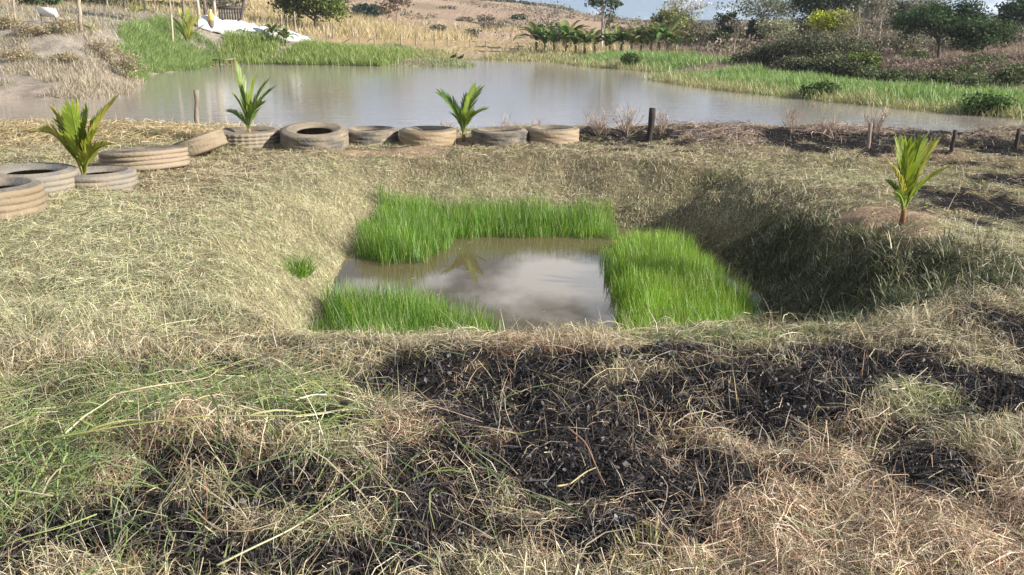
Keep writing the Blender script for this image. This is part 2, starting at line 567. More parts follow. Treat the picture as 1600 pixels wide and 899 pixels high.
def mat_ground():
    m, nt, out = new_mat('soil_and_thatch')
    L = nt.links.new
    a = N(nt, 'ShaderNodeVertexColor', layer_name='Col')
    tc = N(nt, 'ShaderNodeTexCoord')
    n1 = N(nt, 'ShaderNodeTexNoise', i_Scale=1.7, i_Detail=10.0, i_Roughness=0.68)
    n2 = N(nt, 'ShaderNodeTexNoise', i_Scale=45.0, i_Detail=6.0, i_Roughness=0.7)
    mp = N(nt, 'ShaderNodeMapping'); mp.inputs['Scale'].default_value = (1, 1, 0.2)
    L(tc.outputs['Object'], mp.inputs[0])
    L(mp.outputs[0], n1.inputs['Vector']); L(mp.outputs[0], n2.inputs['Vector'])
    m1 = N(nt, 'ShaderNodeMapRange')
    m1.inputs[1].default_value = 0.3; m1.inputs[2].default_value = 0.7; m1.inputs[3].default_value = 0.6; m1.inputs[4].default_value = 1.35
    L(n1.outputs['Fac'], m1.inputs[0])
    m2 = N(nt, 'ShaderNodeMapRange')
    m2.inputs[1].default_value = 0.3; m2.inputs[2].default_value = 0.7; m2.inputs[3].default_value = 0.6; m2.inputs[4].default_value = 1.4
    L(n2.outputs['Fac'], m2.inputs[0])
    last = None
    for rot, sc in ((0.3, (160, 16, 4)), (1.2, (150, 14, 4)), (2.2, (170, 15, 4)), (2.8, (140, 18, 4))):
        mp2 = N(nt, 'ShaderNodeMapping')
        mp2.inputs['Rotation'].default_value = (0, 0, rot); mp2.inputs['Scale'].default_value = sc
        mp2.vector_type = 'TEXTURE' if False else 'POINT'
        rt = N(nt, 'ShaderNodeVectorRotate', rotation_type='Z_AXIS'); rt.inputs['Angle'].default_value = rot
        L(tc.outputs['Object'], rt.inputs[0])
        mp2.inputs['Rotation'].default_value = (0, 0, 0)
        L(rt.outputs[0], mp2.inputs[0])
        nf = N(nt, 'ShaderNodeTexNoise', i_Scale=1.0, i_Detail=2.0, i_Distortion=0.6)
        L(mp2.outputs[0], nf.inputs['Vector'])
        if last is None: last = nf.outputs['Fac']
        else:
            mxn = N(nt, 'ShaderNodeMath', operation='MAXIMUM')
            L(last, mxn.inputs[0]); L(nf.outputs['Fac'], mxn.inputs[1]); last = mxn.outputs[0]
    m3 = N(nt, 'ShaderNodeMapRange')
    m3.inputs[1].default_value = 0.50; m3.inputs[2].default_value = 0.80; m3.inputs[3].default_value = 0.35; m3.inputs[4].default_value = 2.0
    L(last, m3.inputs[0])
    mu0 = N(nt, 'ShaderNodeMath', operation='MULTIPLY')
    L(m1.outputs[0], mu0.inputs[0]); L(m2.outputs[0], mu0.inputs[1])
    mu = N(nt, 'ShaderNodeMath', operation='MULTIPLY')
    L(mu0.outputs[0], mu.inputs[0]); L(m3.outputs[0], mu.inputs[1])
    hs = N(nt, 'ShaderNodeHueSaturation')
    L(a.outputs[0], hs.inputs['Color']); L(mu.outputs[0], hs.inputs['Value'])
    bp = N(nt, 'ShaderNodeBump', i_Strength=0.7, i_Distance=0.04)
    L(n2.outputs['Fac'], bp.inputs['Height'])
    b = N(nt, 'ShaderNodeBsdfPrincipled', i_Roughness=0.95)
    b.inputs['Specular IOR Level'].default_value = 0.1
    L(hs.outputs[0], b.inputs['Base Color']); L(bp.outputs[0], b.inputs['Normal'])
    L(b.outputs[0], out.inputs[0])
    return m


def mat_water(name, body, rough, wave, wscale, stretch=(1, 1, 1), ior=1.33):
    m, nt, out = new_mat(name)
    L = nt.links.new
    tc = N(nt, 'ShaderNodeTexCoord')
    mp = N(nt, 'ShaderNodeMapping'); mp.inputs['Scale'].default_value = stretch
    L(tc.outputs['Object'], mp.inputs[0])
    no = N(nt, 'ShaderNodeTexNoise', i_Scale=wscale, i_Detail=4.0, i_Roughness=0.55)
    L(mp.outputs[0], no.inputs['Vector'])
    bp = N(nt, 'ShaderNodeBump', i_Strength=wave, i_Distance=0.03)
    L(no.outputs['Fac'], bp.inputs['Height'])
    n2 = N(nt, 'ShaderNodeTexNoise', i_Scale=0.35, i_Detail=3.0)
    L(tc.outputs['Object'], n2.inputs['Vector'])
    mx = N(nt, 'ShaderNodeMix', data_type='RGBA')
    mx.inputs[6].default_value = (*[c * 0.85 for c in body], 1); mx.inputs[7].default_value = (*[c * 1.15 for c in body], 1)
    L(n2.outputs['Fac'], mx.inputs[0])
    b = N(nt, 'ShaderNodeBsdfPrincipled', i_Roughness=rough, i_IOR=ior)
    L(mx.outputs[2], b.inputs['Base Color']); L(bp.outputs[0], b.inputs['Normal'])
    L(b.outputs[0], out.inputs[0])
    return m


M_GROUND = mat_ground()
M_STRAW = mat_blade('straw', 0.18, 0.05, 0.25, 5.0)
M_GRASS = mat_blade('fresh_grass', 0.42, 0.05, 0.2, 3.0)
M_LEAF = mat_blade('tree_leaves', 0.3, 0.012, 0.25, 1.3)
M_FROND = mat_blade('palm_frond', 0.40, 0.03, 0.15, 8.0, 0.5)
M_BARK = mat_solid('bark', 0.9, (0.10, 0.08, 0.06), 0.5, 4.0, 0.5, 0.1, 20.0, (1, 1, .25))
M_WOOD = mat_solid('weathered_wood', 0.9, (0.05, 0.04, 0.035), 0.7, 9.0, 0.6, 0.1, 50.0, (1, 1, .15))
M_RUBBER = mat_solid('dusty_rubber', 0.8, (0.29, 0.235, 0.16), 0.85, 3.2, 0.6, 0.25, 26.0)
M_SOIL = mat_solid('soil', 0.95, (0.14, 0.09, 0.06), 0.6, 7.0, 0.8, 0.05, 25.0)
M_SHEET = mat_solid('white_sheet', 0.6, (0.55, 0.53, 0.5), 0.4, 2.0, 0.2, 0.3, 8.0)
M_FEATHER = mat_solid('feathers', 0.7, (0.02, 0.02, 0.02), 0.5, 12.0, 0.3, 0.2)
M_LAKE = mat_water('lake_water', (0.30, 0.26, 0.225), 0.09, 0.42, 2.2, (0.5, 1.0, 1.0))
M_PIT = mat_water('pit_water', (0.115, 0.09, 0.048), 0.008, 0.006, 2.0, (1, 1, 1), 1.42)

# ---------------------------------------------------------------- ground
def axis_steps(fine, to, g1, lim1, g2, lim2):
    v = [0.0]; s = fine
    while v[-1] < to: v.append(v[-1] + s)
    while v[-1] < lim1:
        s = min(s * g1, 1.4); v.append(v[-1] + s)
    while v[-1] < lim2:
        s *= g2; v.append(v[-1] + s)
    return np.array(v)


_xp = axis_steps(0.10, 6.5, 1.05, 90, 1.2, 1900)
gx = np.concatenate([-_xp[:0:-1], _xp])
_yp = axis_steps(0.095, 14.5, 1.04, 130, 1.1, 1900)
_yn = axis_steps(0.3, 2.0, 1.25, 60, 1.4, 300)
gy = np.concatenate([-_yn[:0:-1], _yp])
GXX, GYY = np.meshgrid(gx, gy)
GZ = H(GXX, GYY)


def ground_colour(x, y, z):
    bu, gr, rd, dt = cover(x, y)
    c = np.zeros(x.shape + (3,)) + np.array((0.17, 0.14, 0.08))
    n = fbm(x, y, 1.3, 4, 301)
    c = mixc(c, (0.22, 0.18, 0.11), n)
    c = mixc(c, (0.075, 0.058, 0.036), sstep(5.4, 4.4, y) * 0.85)  # dark thatch, darkened to paint the shade between foreground straws
    c = mixc(c, (0.07, 0.10, 0.025), gr * 0.7)
    c = mixc(c, (0.17, 0.10, 0.06), rd * 0.7)
    c = mixc(c, (0.045, 0.042, 0.022), weed_shade(x, y) * .85)  # soil under the slope weeds, darkened to strengthen the shade
    c = mixc(c, (0.30, 0.27, 0.155), blobs(PALEZ, x, y, 88, 1.1, .6) * .7)
    c = mixc(c, (0.36, 0.255, 0.17), dt * 0.85)
    c = mixc(c, (0.013, 0.012, 0.0125), bu * 0.97)  # char, and the painted shade in the left hay
    # farther off
    f = sstep(20, 26, np.sqrt(y * y + (0.75 * x) ** 2))
    px = x / np.maximum(y, 1.0) * FPX
    meadow = mixc((0.36, 0.29, 0.15), (0.42, 0.30, 0.17), fbm(x, y, 0.11, 4, 303))
    hill = mixc((0.42, 0.31, 0.22), (0.35, 0.25, 0.175), fbm(x, y, 0.045, 5, 305))
    right = mixc((0.25, 0.165, 0.115), (0.19, 0.15, 0.09), fbm(x, y, 0.1, 4, 307))
    left = mixc((0.36, 0.32, 0.27), (0.27, 0.23, 0.18), fbm(x, y, 0.2, 4, 309))
    hill = mixc(hill, (0.17, 0.15, 0.085), sstep(.54, .68, fbm(x, y * .6, 0.06, 4, 311)) * .5)
    hill = mixc(hill, (0.42, 0.30, 0.22), sstep(.58, .7, fbm(x, y, 0.03, 4, 313)) * .6)
    fc = mixc(meadow, hill, sstep(105, 150, y))
    fc = mixc(fc, right, sstep(120, 330, px))
    fc = mixc(fc, left, sstep(-240, -380, px) * sstep(115, 80, y))
    pc = G(110, 3, 92)
    fc = mixc(fc, (0.46, 0.27, 0.15), np.exp(-((x - pc[0] - (y - pc[1]) * -0.05) / 2.6) ** 2) * sstep(62, 74, y) * sstep(125, 105, y))
    fc = mixc(fc, (0.075, 0.08, 0.055), sstep(380, 480, y))
    mud = sstep(0.75, 0.1, z - LAKE_Z)
    fc = mixc(fc, (0.33, 0.27, 0.21), mud * 0.8)
    c = mixc(c, fc, f)
    return c


GC = ground_colour(GXX, GYY, GZ)
nx_, ny_ = len(gx), len(gy)
ii = np.arange(ny_ - 1)[:, None] * nx_ + np.arange(nx_ - 1)[None, :]
GF = np.stack([ii, ii + 1, ii + 1 + nx_, ii + nx_], -1).reshape(-1, 4)
ground = link('ground', fast_mesh('ground', np.stack([GXX, GYY, GZ], -1).reshape(-1, 3), GF, GC.reshape(-1, 3), True), M_GROUND)
ground['kind'] = 'structure'

# water sheets
mb = MB()
LP_ = np.array(LAKE)
cx_, cy_ = 0.0, 40.0
mb.add([(-75, 15.5, LAKE_Z), (75, 15.5, LAKE_Z), (75, 105, LAKE_Z), (-75, 105, LAKE_Z)], np.array([(0, 1, 2, 3)]))
lake = mb.build('lake', M_LAKE); lake['kind'] = 'structure'
mb = MB()
mb.add([(-2.8, 5.4, PIT_Z), (3.2, 5.4, PIT_Z), (3.2, 12.3, PIT_Z), (-2.8, 12.3, PIT_Z)], np.array([(0, 1, 2, 3)]))
pitw = mb.build('pit_water', M_PIT); pitw['kind'] = 'structure'

# ================================================================ ground cover near the camera
STRAWS = np.array([(0.51, 0.42, 0.235), (0.40, 0.32, 0.18), (0.60, 0.53, 0.35), (0.27, 0.21, 0.125), (0.39, 0.38, 0.19), (0.56, 0.50, 0.37)])
REDS = np.array([(0.46, 0.29, 0.17), (0.55, 0.40, 0.26), (0.33, 0.19, 0.115), (0.62, 0.49, 0.33), (0.42, 0.29, 0.20), (0.54, 0.44, 0.33)])
GREENS = np.array([(0.20, 0.27, 0.07), (0.28, 0.33, 0.11), (0.13, 0.20, 0.045), (0.36, 0.38, 0.16), (0.24, 0.31, 0.15), (0.33, 0.33, 0.13)])
CHARS = np.array([(0.022, 0.02, 0.02), (0.035, 0.028, 0.026), (0.06, 0.042, 0.036), (0.016, 0.016, 0.017), (0.10, 0.075, 0.065), (0.25, 0.22, 0.20)])


PALES = np.array([(0.55, 0.51, 0.31), (0.46, 0.46, 0.25), (0.62, 0.58, 0.39), (0.36, 0.39, 0.19), (0.44, 0.40, 0.24), (0.29, 0.34, 0.15)])
WEED_SHADE_PAL = np.array([(0.07, 0.105, 0.03), (0.05, 0.07, 0.025), (0.11, 0.13, 0.05), (0.10, 0.08, 0.04), (0.16, 0.16, 0.07)])  # weed greens kept dark so the right slope reads as shaded


def pick(pal, n):
    return pal[RNG.integers(0, len(pal), n)] * RNG.uniform(0.7, 1.25, (n, 1))


def straw_colours(x, y, green_bias=0.0):
    n = len(x)
    bu, gr, rd, dt = cover(x, y)
    u = RNG.random(n)
    c = pick(STRAWS, n)
    big = fbm(x, y, 0.8, 3, 401)
    g = (RNG.random(n) < np.clip(gr * 0.6 + (big - 0.5) * (.3 + .6 * sstep(4.6, 6, y)) + green_bias, 0.03, 0.9))
    c = np.where(g[:, None], pick(GREENS, n), c)
    lu = weed_shade(x, y); pz = blobs(PALEZ, x, y, 88, 1.1, .6)
    c = np.where((RNG.random(n) < pz * .75)[:, None], pick(PALES, n), c)
    r = RNG.random(n) < np.clip(rd * 0.7 + (fbm(x, y, 1.1, 3, 403) - 0.55) * 0.8, 0.05, .85)
    c = np.where((r & ~g)[:, None], pick(REDS, n), c)
    c = np.where((RNG.random(n) < bu * .6)[:, None], pick(REDS * .8, n), c)
    c = np.where((RNG.random(n) < lu * .9)[:, None], pick(WEED_SHADE_PAL, n), c)
    b = RNG.random(n) < bu * np.clip(1.25 - 1.1 * sstep(.48, .74, fbm(x, y, 4.2, 3, 407)), .28, .86)
    c = np.where(b[:, None], pick(CHARS[:5], n), c)
    return c, bu, gr, rd, dt


def scatter(n, y0, y1, power=1.0, spread=0.66, marg=1.2):
    u = RNG.random(n)
    y = y0 * (y1 / y0) ** (u ** power)
    x = (RNG.random(n) * 2 - 1) * (spread * y + marg)
    return x, y


def lay_straw(mbx, x, y, L, W, col, lift=0.05, tip=0.05, bend=0.7, K=3, arch=0.02):
    n = len(x)
    az = fbm(x, y, .9, 2, 441) * 14.0 + RNG.normal(0, 1.1, n) + np.pi * (RNG.random(n) < .5)
    sl = (Hs(x + .06 * np.cos(az), y + .06 * np.sin(az)) - Hs(x - .06 * np.cos(az), y - .06 * np.sin(az))) / .12
    L = L / np.sqrt(1 + (1.3 * sl) ** 2)
    bd = RNG.normal(0, bend, n)
    t = np.linspace(0, 1, K)[None, :]
    ang = az[:, None] + bd[:, None] * (t - 0.5)
    step = L[:, None] / (K - 1)
    dx = np.cos(ang) * step; dy = np.sin(ang) * step
    X = x[:, None] + np.cumsum(dx, 1) - dx; Y = y[:, None] + np.cumsum(dy, 1) - dy
    z0 = RNG.random(n) ** 1.4 * lift; z1 = RNG.random(n) ** 2.0 * tip
    Z = Hs(X, Y) + z0[:, None] * (1 - t) + z1[:, None] * t + 4 * t * (1 - t) * (RNG.random(n) * arch)[:, None] + 0.004
    C = np.stack([X, Y, Z], -1)
    roll = RNG.uniform(-0.9, 0.9, n)
    side = np.stack([-np.sin(az) * np.cos(roll), np.cos(az) * np.cos(roll), np.sin(roll)], -1)
    w = (W[:, None] * 0.5) * np.linspace(1.0, 0.45, K)[None, :]
    mbx.ribbons(C, side, w, col)


def stand_blades(mbx, x, y, z, L, W, col, e0=(1.1, 1.5), droop=(0.1, 0.9), K=4, az=None):
    n = len(x)
    az = RNG.uniform(0, 2 * np.pi, n) if az is None else az
    a0 = RNG.uniform(*e0, n); dr = RNG.uniform(*droop, n)
    t = np.linspace(0, 1, K)[None, :]
    el = a0[:, None] - dr[:, None] * t ** 1.4
    st = L[:, None] / (K - 1)
    dh = np.cos(el) * st; dz = np.sin(el) * st
    hh = np.cumsum(dh, 1) - dh; zz = np.cumsum(dz, 1) - dz
    C = np.stack([x[:, None] + np.cos(az)[:, None] * hh, y[:, None] + np.sin(az)[:, None] * hh, z[:, None] + zz], -1)
    ra = az + np.pi / 2 + RNG.normal(0, 0.7, n)
    side = np.stack([np.cos(ra), np.sin(ra), np.zeros(n)], -1)
    w = (W[:, None] * 0.5) * (1 - np.linspace(0, 1, K)[None, :] ** 2 * 0.85)
    mbx.ribbons(C, side, w, col)


pit_rim_d = lambda x, y: sdf(RIM, x, y)
pit_wat_d = lambda x, y: sdf(WAT, x, y)
lake_d = lambda x, y: sdf(LAKE, x, y)


def keep_land(x, y, extra=None):
    k = (pit_wat_d(x, y) > 0.02) & (lake_d(x, y) > 0.15)
    return k if extra is None else k & extra


# --- foreground litter
mb = MB()
x, y = scatter(260000, 1.55, 5.6, 0.85, .66, 1.6)
c, bu, gr, rd, dt = straw_colours(x, y)
k = keep_land(x, y) & (RNG.random(len(x)) > bu * 0.76) & (RNG.random(len(x)) < .35 + 1.3 * fbm(x, y, 3.0, 3, 431)) & (RNG.random(len(x)) > dt * .8)
x, y, c, bu, gr, rd = x[k], y[k], c[k], bu[k], gr[k], rd[k]
n = len(x)
lng = RNG.random(n) < .045 + .10 * gr
L = np.where(lng, RNG.uniform(.12, .36, n), RNG.gamma(2.6, 0.022, n) + .02)
W = np.where(lng, RNG.uniform(.0025, .006, n), RNG.uniform(0.0014, 0.0036, n))
pile = .35 + 1.5 * sstep(.35, .75, fbm(x, y, 2.4, 3, 433)) * (1 - .6 * bu)
s_ = L < .085
lay_straw(mb, x[s_], y[s_], L[s_], W[s_], c[s_], 0.085 * pile[s_], 0.075 * pile[s_], 0.9, 2, 0.0)
s_ = ~s_
lay_straw(mb, x[s_], y[s_], L[s_], W[s_], c[s_], 0.085 * pile[s_], 0.075 * pile[s_], 1.0, 4, 0.03)
# loose short stubble standing up
x, y = scatter(16000, 1.55, 5.6, 0.85)
c, bu, gr, rd, dt = straw_colours(x, y)
k = keep_land(x, y); x, y, c = x[k], y[k], c[k]; n = len(x)
stand_blades(mb, x, y, Hs(x, y), RNG.gamma(2.5, .035, n) + .03, RNG.uniform(.0018, .004, n), c, (0.3, 1.4), (0.0, 1.2), 3)
litter = mb.build('mown_grass_litter', M_STRAW)
tag(litter, 'mown dry straw and ash strewn over the near ground in front of the pit', 'dry grass', kind='stuff')

# --- charred crumbs and flecks of white ash on the burnt ground
mb = MB()
x, y = scatter(140000, 1.6, 6.0, .85)
bu = cover(x, y)[0]
k = (RNG.random(len(x)) < bu) & keep_land(x, y); x, y = x[k][:34000], y[k][:34000]; n = len(x)
u = unit(RNG.normal(0, 1, (n, 3))); v = unit(np.cross(u, RNG.normal(0, 1, (n, 3))))
s = (RNG.gamma(2.0, .0016, n) + .0018)[:, None]
cc = np.where((RNG.random(n) < .02)[:, None], np.array((0.22, 0.21, 0.21)), pick(CHARS[:4] * .6, n))
mb.quads(np.stack([x, y, Hs(x, y) + RNG.random(n) * .022], -1), u * s * 1.5, v * s * 1.8, cc)
tag(mb.build('charred_crumbs', M_STRAW), 'black charred crumbs and pale ash flecks on the burnt ground', 'ash', kind='stuff')

# --- middle distance
mb = MB()
x, y = scatter(360000, 5.0, 18.5, 0.75, 0.64, 1.2)
c, bu, gr, rd, dt = straw_colours(x, y, .08)
rdist = pit_rim_d(x, y)
k = keep_land(x, y) & (RNG.random(len(x)) > bu * 0.76) & (RNG.random(len(x)) > dt * .92) & (Hs(x, y) > LAKE_Z + .15)
x, y, c = x[k], y[k], c[k]; n = len(x)
L = RNG.gamma(2.6, 0.021, n) + 0.02
L = np.where(RNG.random(n) < .04, L * 2.6, L)
L = np.where(pit_rim_d(x, y) < 0, L * .6, L)
W = RNG.uniform(0.002, 0.0042, n) * (0.7 + y / 14)
lay_straw(mb, x, y, L, W, c, 0.04, 0.05, 0.6, 2, 0.0)
# tufts standing on banks
x, y = scatter(52000, 4.8, 18.0, 0.8, 0.62, 1.0)
c, bu, gr, rd, dt = straw_colours(x, y, 0.16)
k = keep_land(x, y) & (RNG.random(len(x)) > bu * .6) & (RNG.random(len(x)) > dt) & (fbm(x, y, 1.7, 3, 411) > 0.42) & (Hs(x, y) > LAKE_Z + .15)
x, y, c = x[k], y[k], c[k]; n = len(x)
stand_blades(mb, x, y, Hs(x, y) - 0.01, RNG.gamma(2.4, .022, n) + .03, RNG.uniform(.0026, .005, n) * (0.7 + y / 14), c, (0.5, 1.5), (0.2, 1.3), 3)
bank = mb.build('bank_grass', M_STRAW)
tag(bank, 'cropped dry grass covering the banks and slopes around the pit', 'dry grass', kind='stuff')

# --- weeds on the shaded right slope
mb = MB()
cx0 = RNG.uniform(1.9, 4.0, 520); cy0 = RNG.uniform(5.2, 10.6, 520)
k = (weed_shade(cx0, cy0) > .25) & keep_land(cx0, cy0); cx0, cy0 = cx0[k], cy0[k]
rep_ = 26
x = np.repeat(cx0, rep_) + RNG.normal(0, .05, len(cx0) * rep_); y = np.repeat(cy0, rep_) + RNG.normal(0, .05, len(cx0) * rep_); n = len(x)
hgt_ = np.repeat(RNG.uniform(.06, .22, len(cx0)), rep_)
stand_blades(mb, x, y, Hs(x, y) - .01, hgt_ * RNG.uniform(.5, 1.1, n), RNG.uniform(.005, .012, n), np.where((RNG.random(n) < .15)[:, None], pick(STRAWS, n), pick(WEED_SHADE_PAL * 1.25, n)), (.4, 1.5), (.3, 1.6), 4)
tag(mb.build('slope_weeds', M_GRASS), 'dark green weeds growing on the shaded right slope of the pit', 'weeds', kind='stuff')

# --- long green blades in the hay at the left of the foreground
mb = MB()
x = RNG.normal(-1.25, 0.75, 1900); y = RNG.normal(3.2, 0.5, 1900)
_, gr, _, _ = cover(x, y)
k = (RNG.random(len(x)) < 0.15 + gr) & (y > 1.6) & (x < 0.1); x, y = x[k], y[k]; n = len(x)
lay_straw(mb, x, y, RNG.uniform(.15, .5, n), RNG.uniform(.003, .008, n), np.where((RNG.random(n) < .22)[:, None], pick(STRAWS, n), pick(GREENS * np.array((.92, 1.08, .85)), n)), 0.18, 0.14, 1.1, 5, 0.06)
x = RNG.normal(-1.5, 0.5, 450); y = RNG.normal(2.9, 0.5, 450)
n = len(x)
stand_blades(mb, x, y, Hs(x, y), RNG.uniform(.08, .26, n), RNG.uniform(.004, .009, n), pick(GREENS, n), (0.5, 1.4), (0.6, 1.8), 5)
gb = mb.build('green_hay', M_GRASS)
tag(gb, 'long half-green grass blades lying in a heap at the left foreground', 'hay', kind='stuff')

# ================================================================ bright grass standing in the pit
PITG = .80 * np.array([(0.17, 0.36, 0.02), (0.22, 0.42, 0.025), (0.11, 0.27, 0.02), (0.29, 0.46, 0.03), (0.14, 0.32, 0.025)])


def poly_points(poly, n):
    poly = np.array(poly); a = poly.min(0); b = poly.max(0)
    x = RNG.uniform(a[0], b[0], n * 4); y = RNG.uniform(a[1], b[1], n * 4)
    d = sdf([tuple(p) for p in poly], x, y) + (fbm(x, y, 3.0, 3, 501) - .5) * 0.35
    k = np.where(d < 0)[0][:n]
    return x[k], y[k], -d[k]


def pit_grass(name, label, px, n, Lr, pal, z=PIT_Z, extra=()):
    poly = [tuple(P(a, b, z)[:2]) for a, b in px] + list(extra)
    x, y, d = poly_points(poly, n)
    zz = np.maximum(Hs(x, y), PIT_Z - 0.03)
    n = len(x)
    Lh = RNG.uniform(*Lr, n) * (0.55 + 0.45 * sstep(0, 0.22, d)) * (0.78 + 0.42 * fbm(x, y, 3.5, 3, 77))
    m = MB()
    c = pick(pal, n)
    dead = RNG.random(n) < 0.05
    c = c * (.62 + .75 * fbm(x, y, 3.0, 3, 511))[:, None]
    c = np.where(dead[:, None], np.array((0.46, 0.42, 0.17)), c)
    stand_blades(m, x, y, zz, Lh, RNG.uniform(.0032, .0068, n), c, (1.25, 1.56), (0.0, 0.5), 5)
    # a few long bent ones
    j = RNG.integers(0, n, n // 25)
    stand_blades(m, x[j], y[j], zz[j], Lh[j] * 1.15, RNG.uniform(.005, .009, len(j)), pick(pal, len(j)), (0.9, 1.4), (0.6, 1.7), 6)
    return tag(m.build(name, M_GRASS), label, 'grass clump', 'bright grass growing in the pit', kind='stuff')


YEL = .84 * np.array([(0.22, 0.42, 0.025), (0.30, 0.48, 0.03), (0.15, 0.34, 0.02), (0.36, 0.50, 0.05)])
pit_grass('water_grass', 'bright green grass clump at near left edge of the pit water, below the palm reflection',
          [(505, 488), (560, 482), (640, 486), (720, 505), (782, 540), (785, 600), (500, 600)], 6400, (.30, .48), PITG)
pit_grass('water_grass', 'bright green grass patch in the far left corner of the pit water',
          [(548, 400), (600, 416), (660, 412), (702, 396), (712, 368), (600, 358), (560, 376)], 4200, (.28, .44), PITG)
pit_grass('water_grass', 'long low band of green grass along the far edge of the pit water',
          [(590, 346), (700, 344), (850, 344), (958, 348), (965, 374), (850, 373), (700, 375), (600, 372)], 6400, (.29, .43), PITG)
pit_grass('water_grass', 'large yellow-green grass clump filling the right side of the pit water',
          [(948, 395), (946, 430), (958, 480), (960, 540), (965, 600), (1175, 600), (1190, 505), (1125, 450), (1105, 415), (1050, 388), (985, 384)], 12000, (.26, .42), YEL)

# small green tuft on the left bank of the pit
def tuft(name, label, loc, n, Lr, Wr, pal, spread, e0, droop, cat='grass tuft', mat=None):
    m = MB()
    a = RNG.uniform(0, 6.283, n); r = np.sqrt(RNG.random(n)) * spread
    x, y = r * np.cos(a), r * np.sin(a)
    stand_blades(m, x, y, np.zeros(n) - 0.02, RNG.uniform(*Lr, n), RNG.uniform(*Wr, n), pick(pal, n), e0, droop, 5, a + RNG.normal(0, .5, n))
    return tag(m.build(name, mat or M_GRASS, None, loc), label, cat)


def on_ground(px, py, z=0.0):
    d = ray(px, py)
    t = np.arange(1.5, 40, .01)
    X = d[0] * t; Y = d[1] * t; Z = CAM_H + d[2] * t
    hit = np.argmax(Z < H(X, Y))
    return (float(X[hit]), float(Y[hit]), h1(X[hit], Y[hit]))


p = on_ground(465, 428)
tuft('grass_tuft', 'small fresh green grass tuft on the left slope of the pit', p, 260, (.12, .28), (.005, .010), PITG, .13, (.7, 1.5), (.3, 1.4))
p = on_ground(1020, 885)
tuft('cut_grass_tussock', 'cut tussock of pale stubble at the bottom edge of the foreground', p, 240, (.06, .15), (.004, .007),
     np.array([(0.42, 0.36, 0.14), (0.33, 0.24, 0.10), (0.50, 0.45, 0.24), (0.30, 0.33, 0.10)]), .10, (.6, 1.4), (0, .25), 'grass tussock', M_STRAW)


# long single stalks one can follow by eye
def stalk(label, px, lift, r, col, leaves=0):
    pts = []
    for i, (a, b) in enumerate(px):
        q = P(a, b, 0.03)
        lf = lift if not isinstance(lift, (list, tuple)) else lift[i]
        pts.append(np.array((q[0], q[1], h1(q[0], q[1]) + lf)))
    pts = np.array(pts)
    t = np.linspace(0, len(pts) - 1, 14)
    sm = np.stack([np.interp(t, np.arange(len(pts)), pts[:, i]) for i in range(3)], -1)
    sm[1:-1] = 0.25 * sm[:-2] + 0.5 * sm[1:-1] + 0.25 * sm[2:]
    base = sm[0].copy()
    root = thing('grass_stalk', label, 'grass stalk', base)
    m = MB(); m.tube(sm - base, np.linspace(r, r * .45, len(sm)), 5, col)
    m.build('stem', M_STRAW, root, None, True)
    for i in range(leaves):
        k = 2 + int(i * 10 / max(1, leaves)); d = unit(sm[k + 1] - sm[k])
        sd = 1 if i % 2 else -1
        l = RNG.uniform(.12, .25)
        per = unit(np.cross(d, (0, 0, 1.0))) * sd
        q = np.linspace(0, 1, 5)[:, None]
        C = (sm[k] - base) + d * l * q + per * l * .5 * q ** 1.3 + np.array((0, 0, 1.0)) * (.06 * q - .09 * q ** 2)
        mm = MB()
        mm.ribbons(C[None], np.cross(d, per)[None] * .5 + per[None] * .5, (np.array([.5, 1, .9, .6, .1]) * .006)[None], np.array([col]) * 1.1)
        mm.build('leaf', M_GRASS, root)
    return root


stalk('bent yellow-green grass stalk arching over the hay left of the pit', [(205, 445), (202, 470), (225, 510), (290, 555), (330, 590)], (.22, .2, .14, .09, .05), .0045, (0.5, 0.52, 0.2), 4)
stalk('long straight green stalk lying across the burnt ground in the centre', [(690, 690), (760, 735), (840, 780), (910, 815)], .06, .005, (0.16, 0.2, 0.07), 3)
stalk('thick pale brown stem lying across the left hay heap', [(170, 680), (240, 668), (290, 640), (330, 615), (345, 600)], .15, .0042, (0.5, 0.42, 0.25))
stalk('thin long olive stem lying from the hay heap towards the burnt ground', [(60, 745), (200, 745), (340, 735), (460, 722), (550, 700)], .15, .0045, (0.33, 0.32, 0.1), 3)
stalk('curving pale stem at the lower left edge of the burnt patch', [(340, 895), (400, 870), (450, 845), (500, 815), (545, 785)], .07, .005, (0.45, 0.42, 0.24))
stalk('looped thin brown stem below the hay heap at left', [(300, 820), (340, 848), (390, 852), (440, 835)], .08, .004, (0.35, 0.26, 0.15))
stalk('pale split straw leaf on the burnt ground right of centre', [(870, 755), (890, 752), (915, 742), (932, 738)], .05, .005, (0.62, 0.5, 0.24))
stalk('thin reddish stem leaning over the burnt ground at centre right', [(885, 690), (915, 720), (935, 755), (945, 780)], .1, .0045, (0.36, 0.2, 0.12))
stalk('curved dry vine hanging on the shaded right slope of the pit', [(1232, 375), (1230, 395), (1238, 412), (1250, 422)], .06, .006, (0.4, 0.32, 0.17))

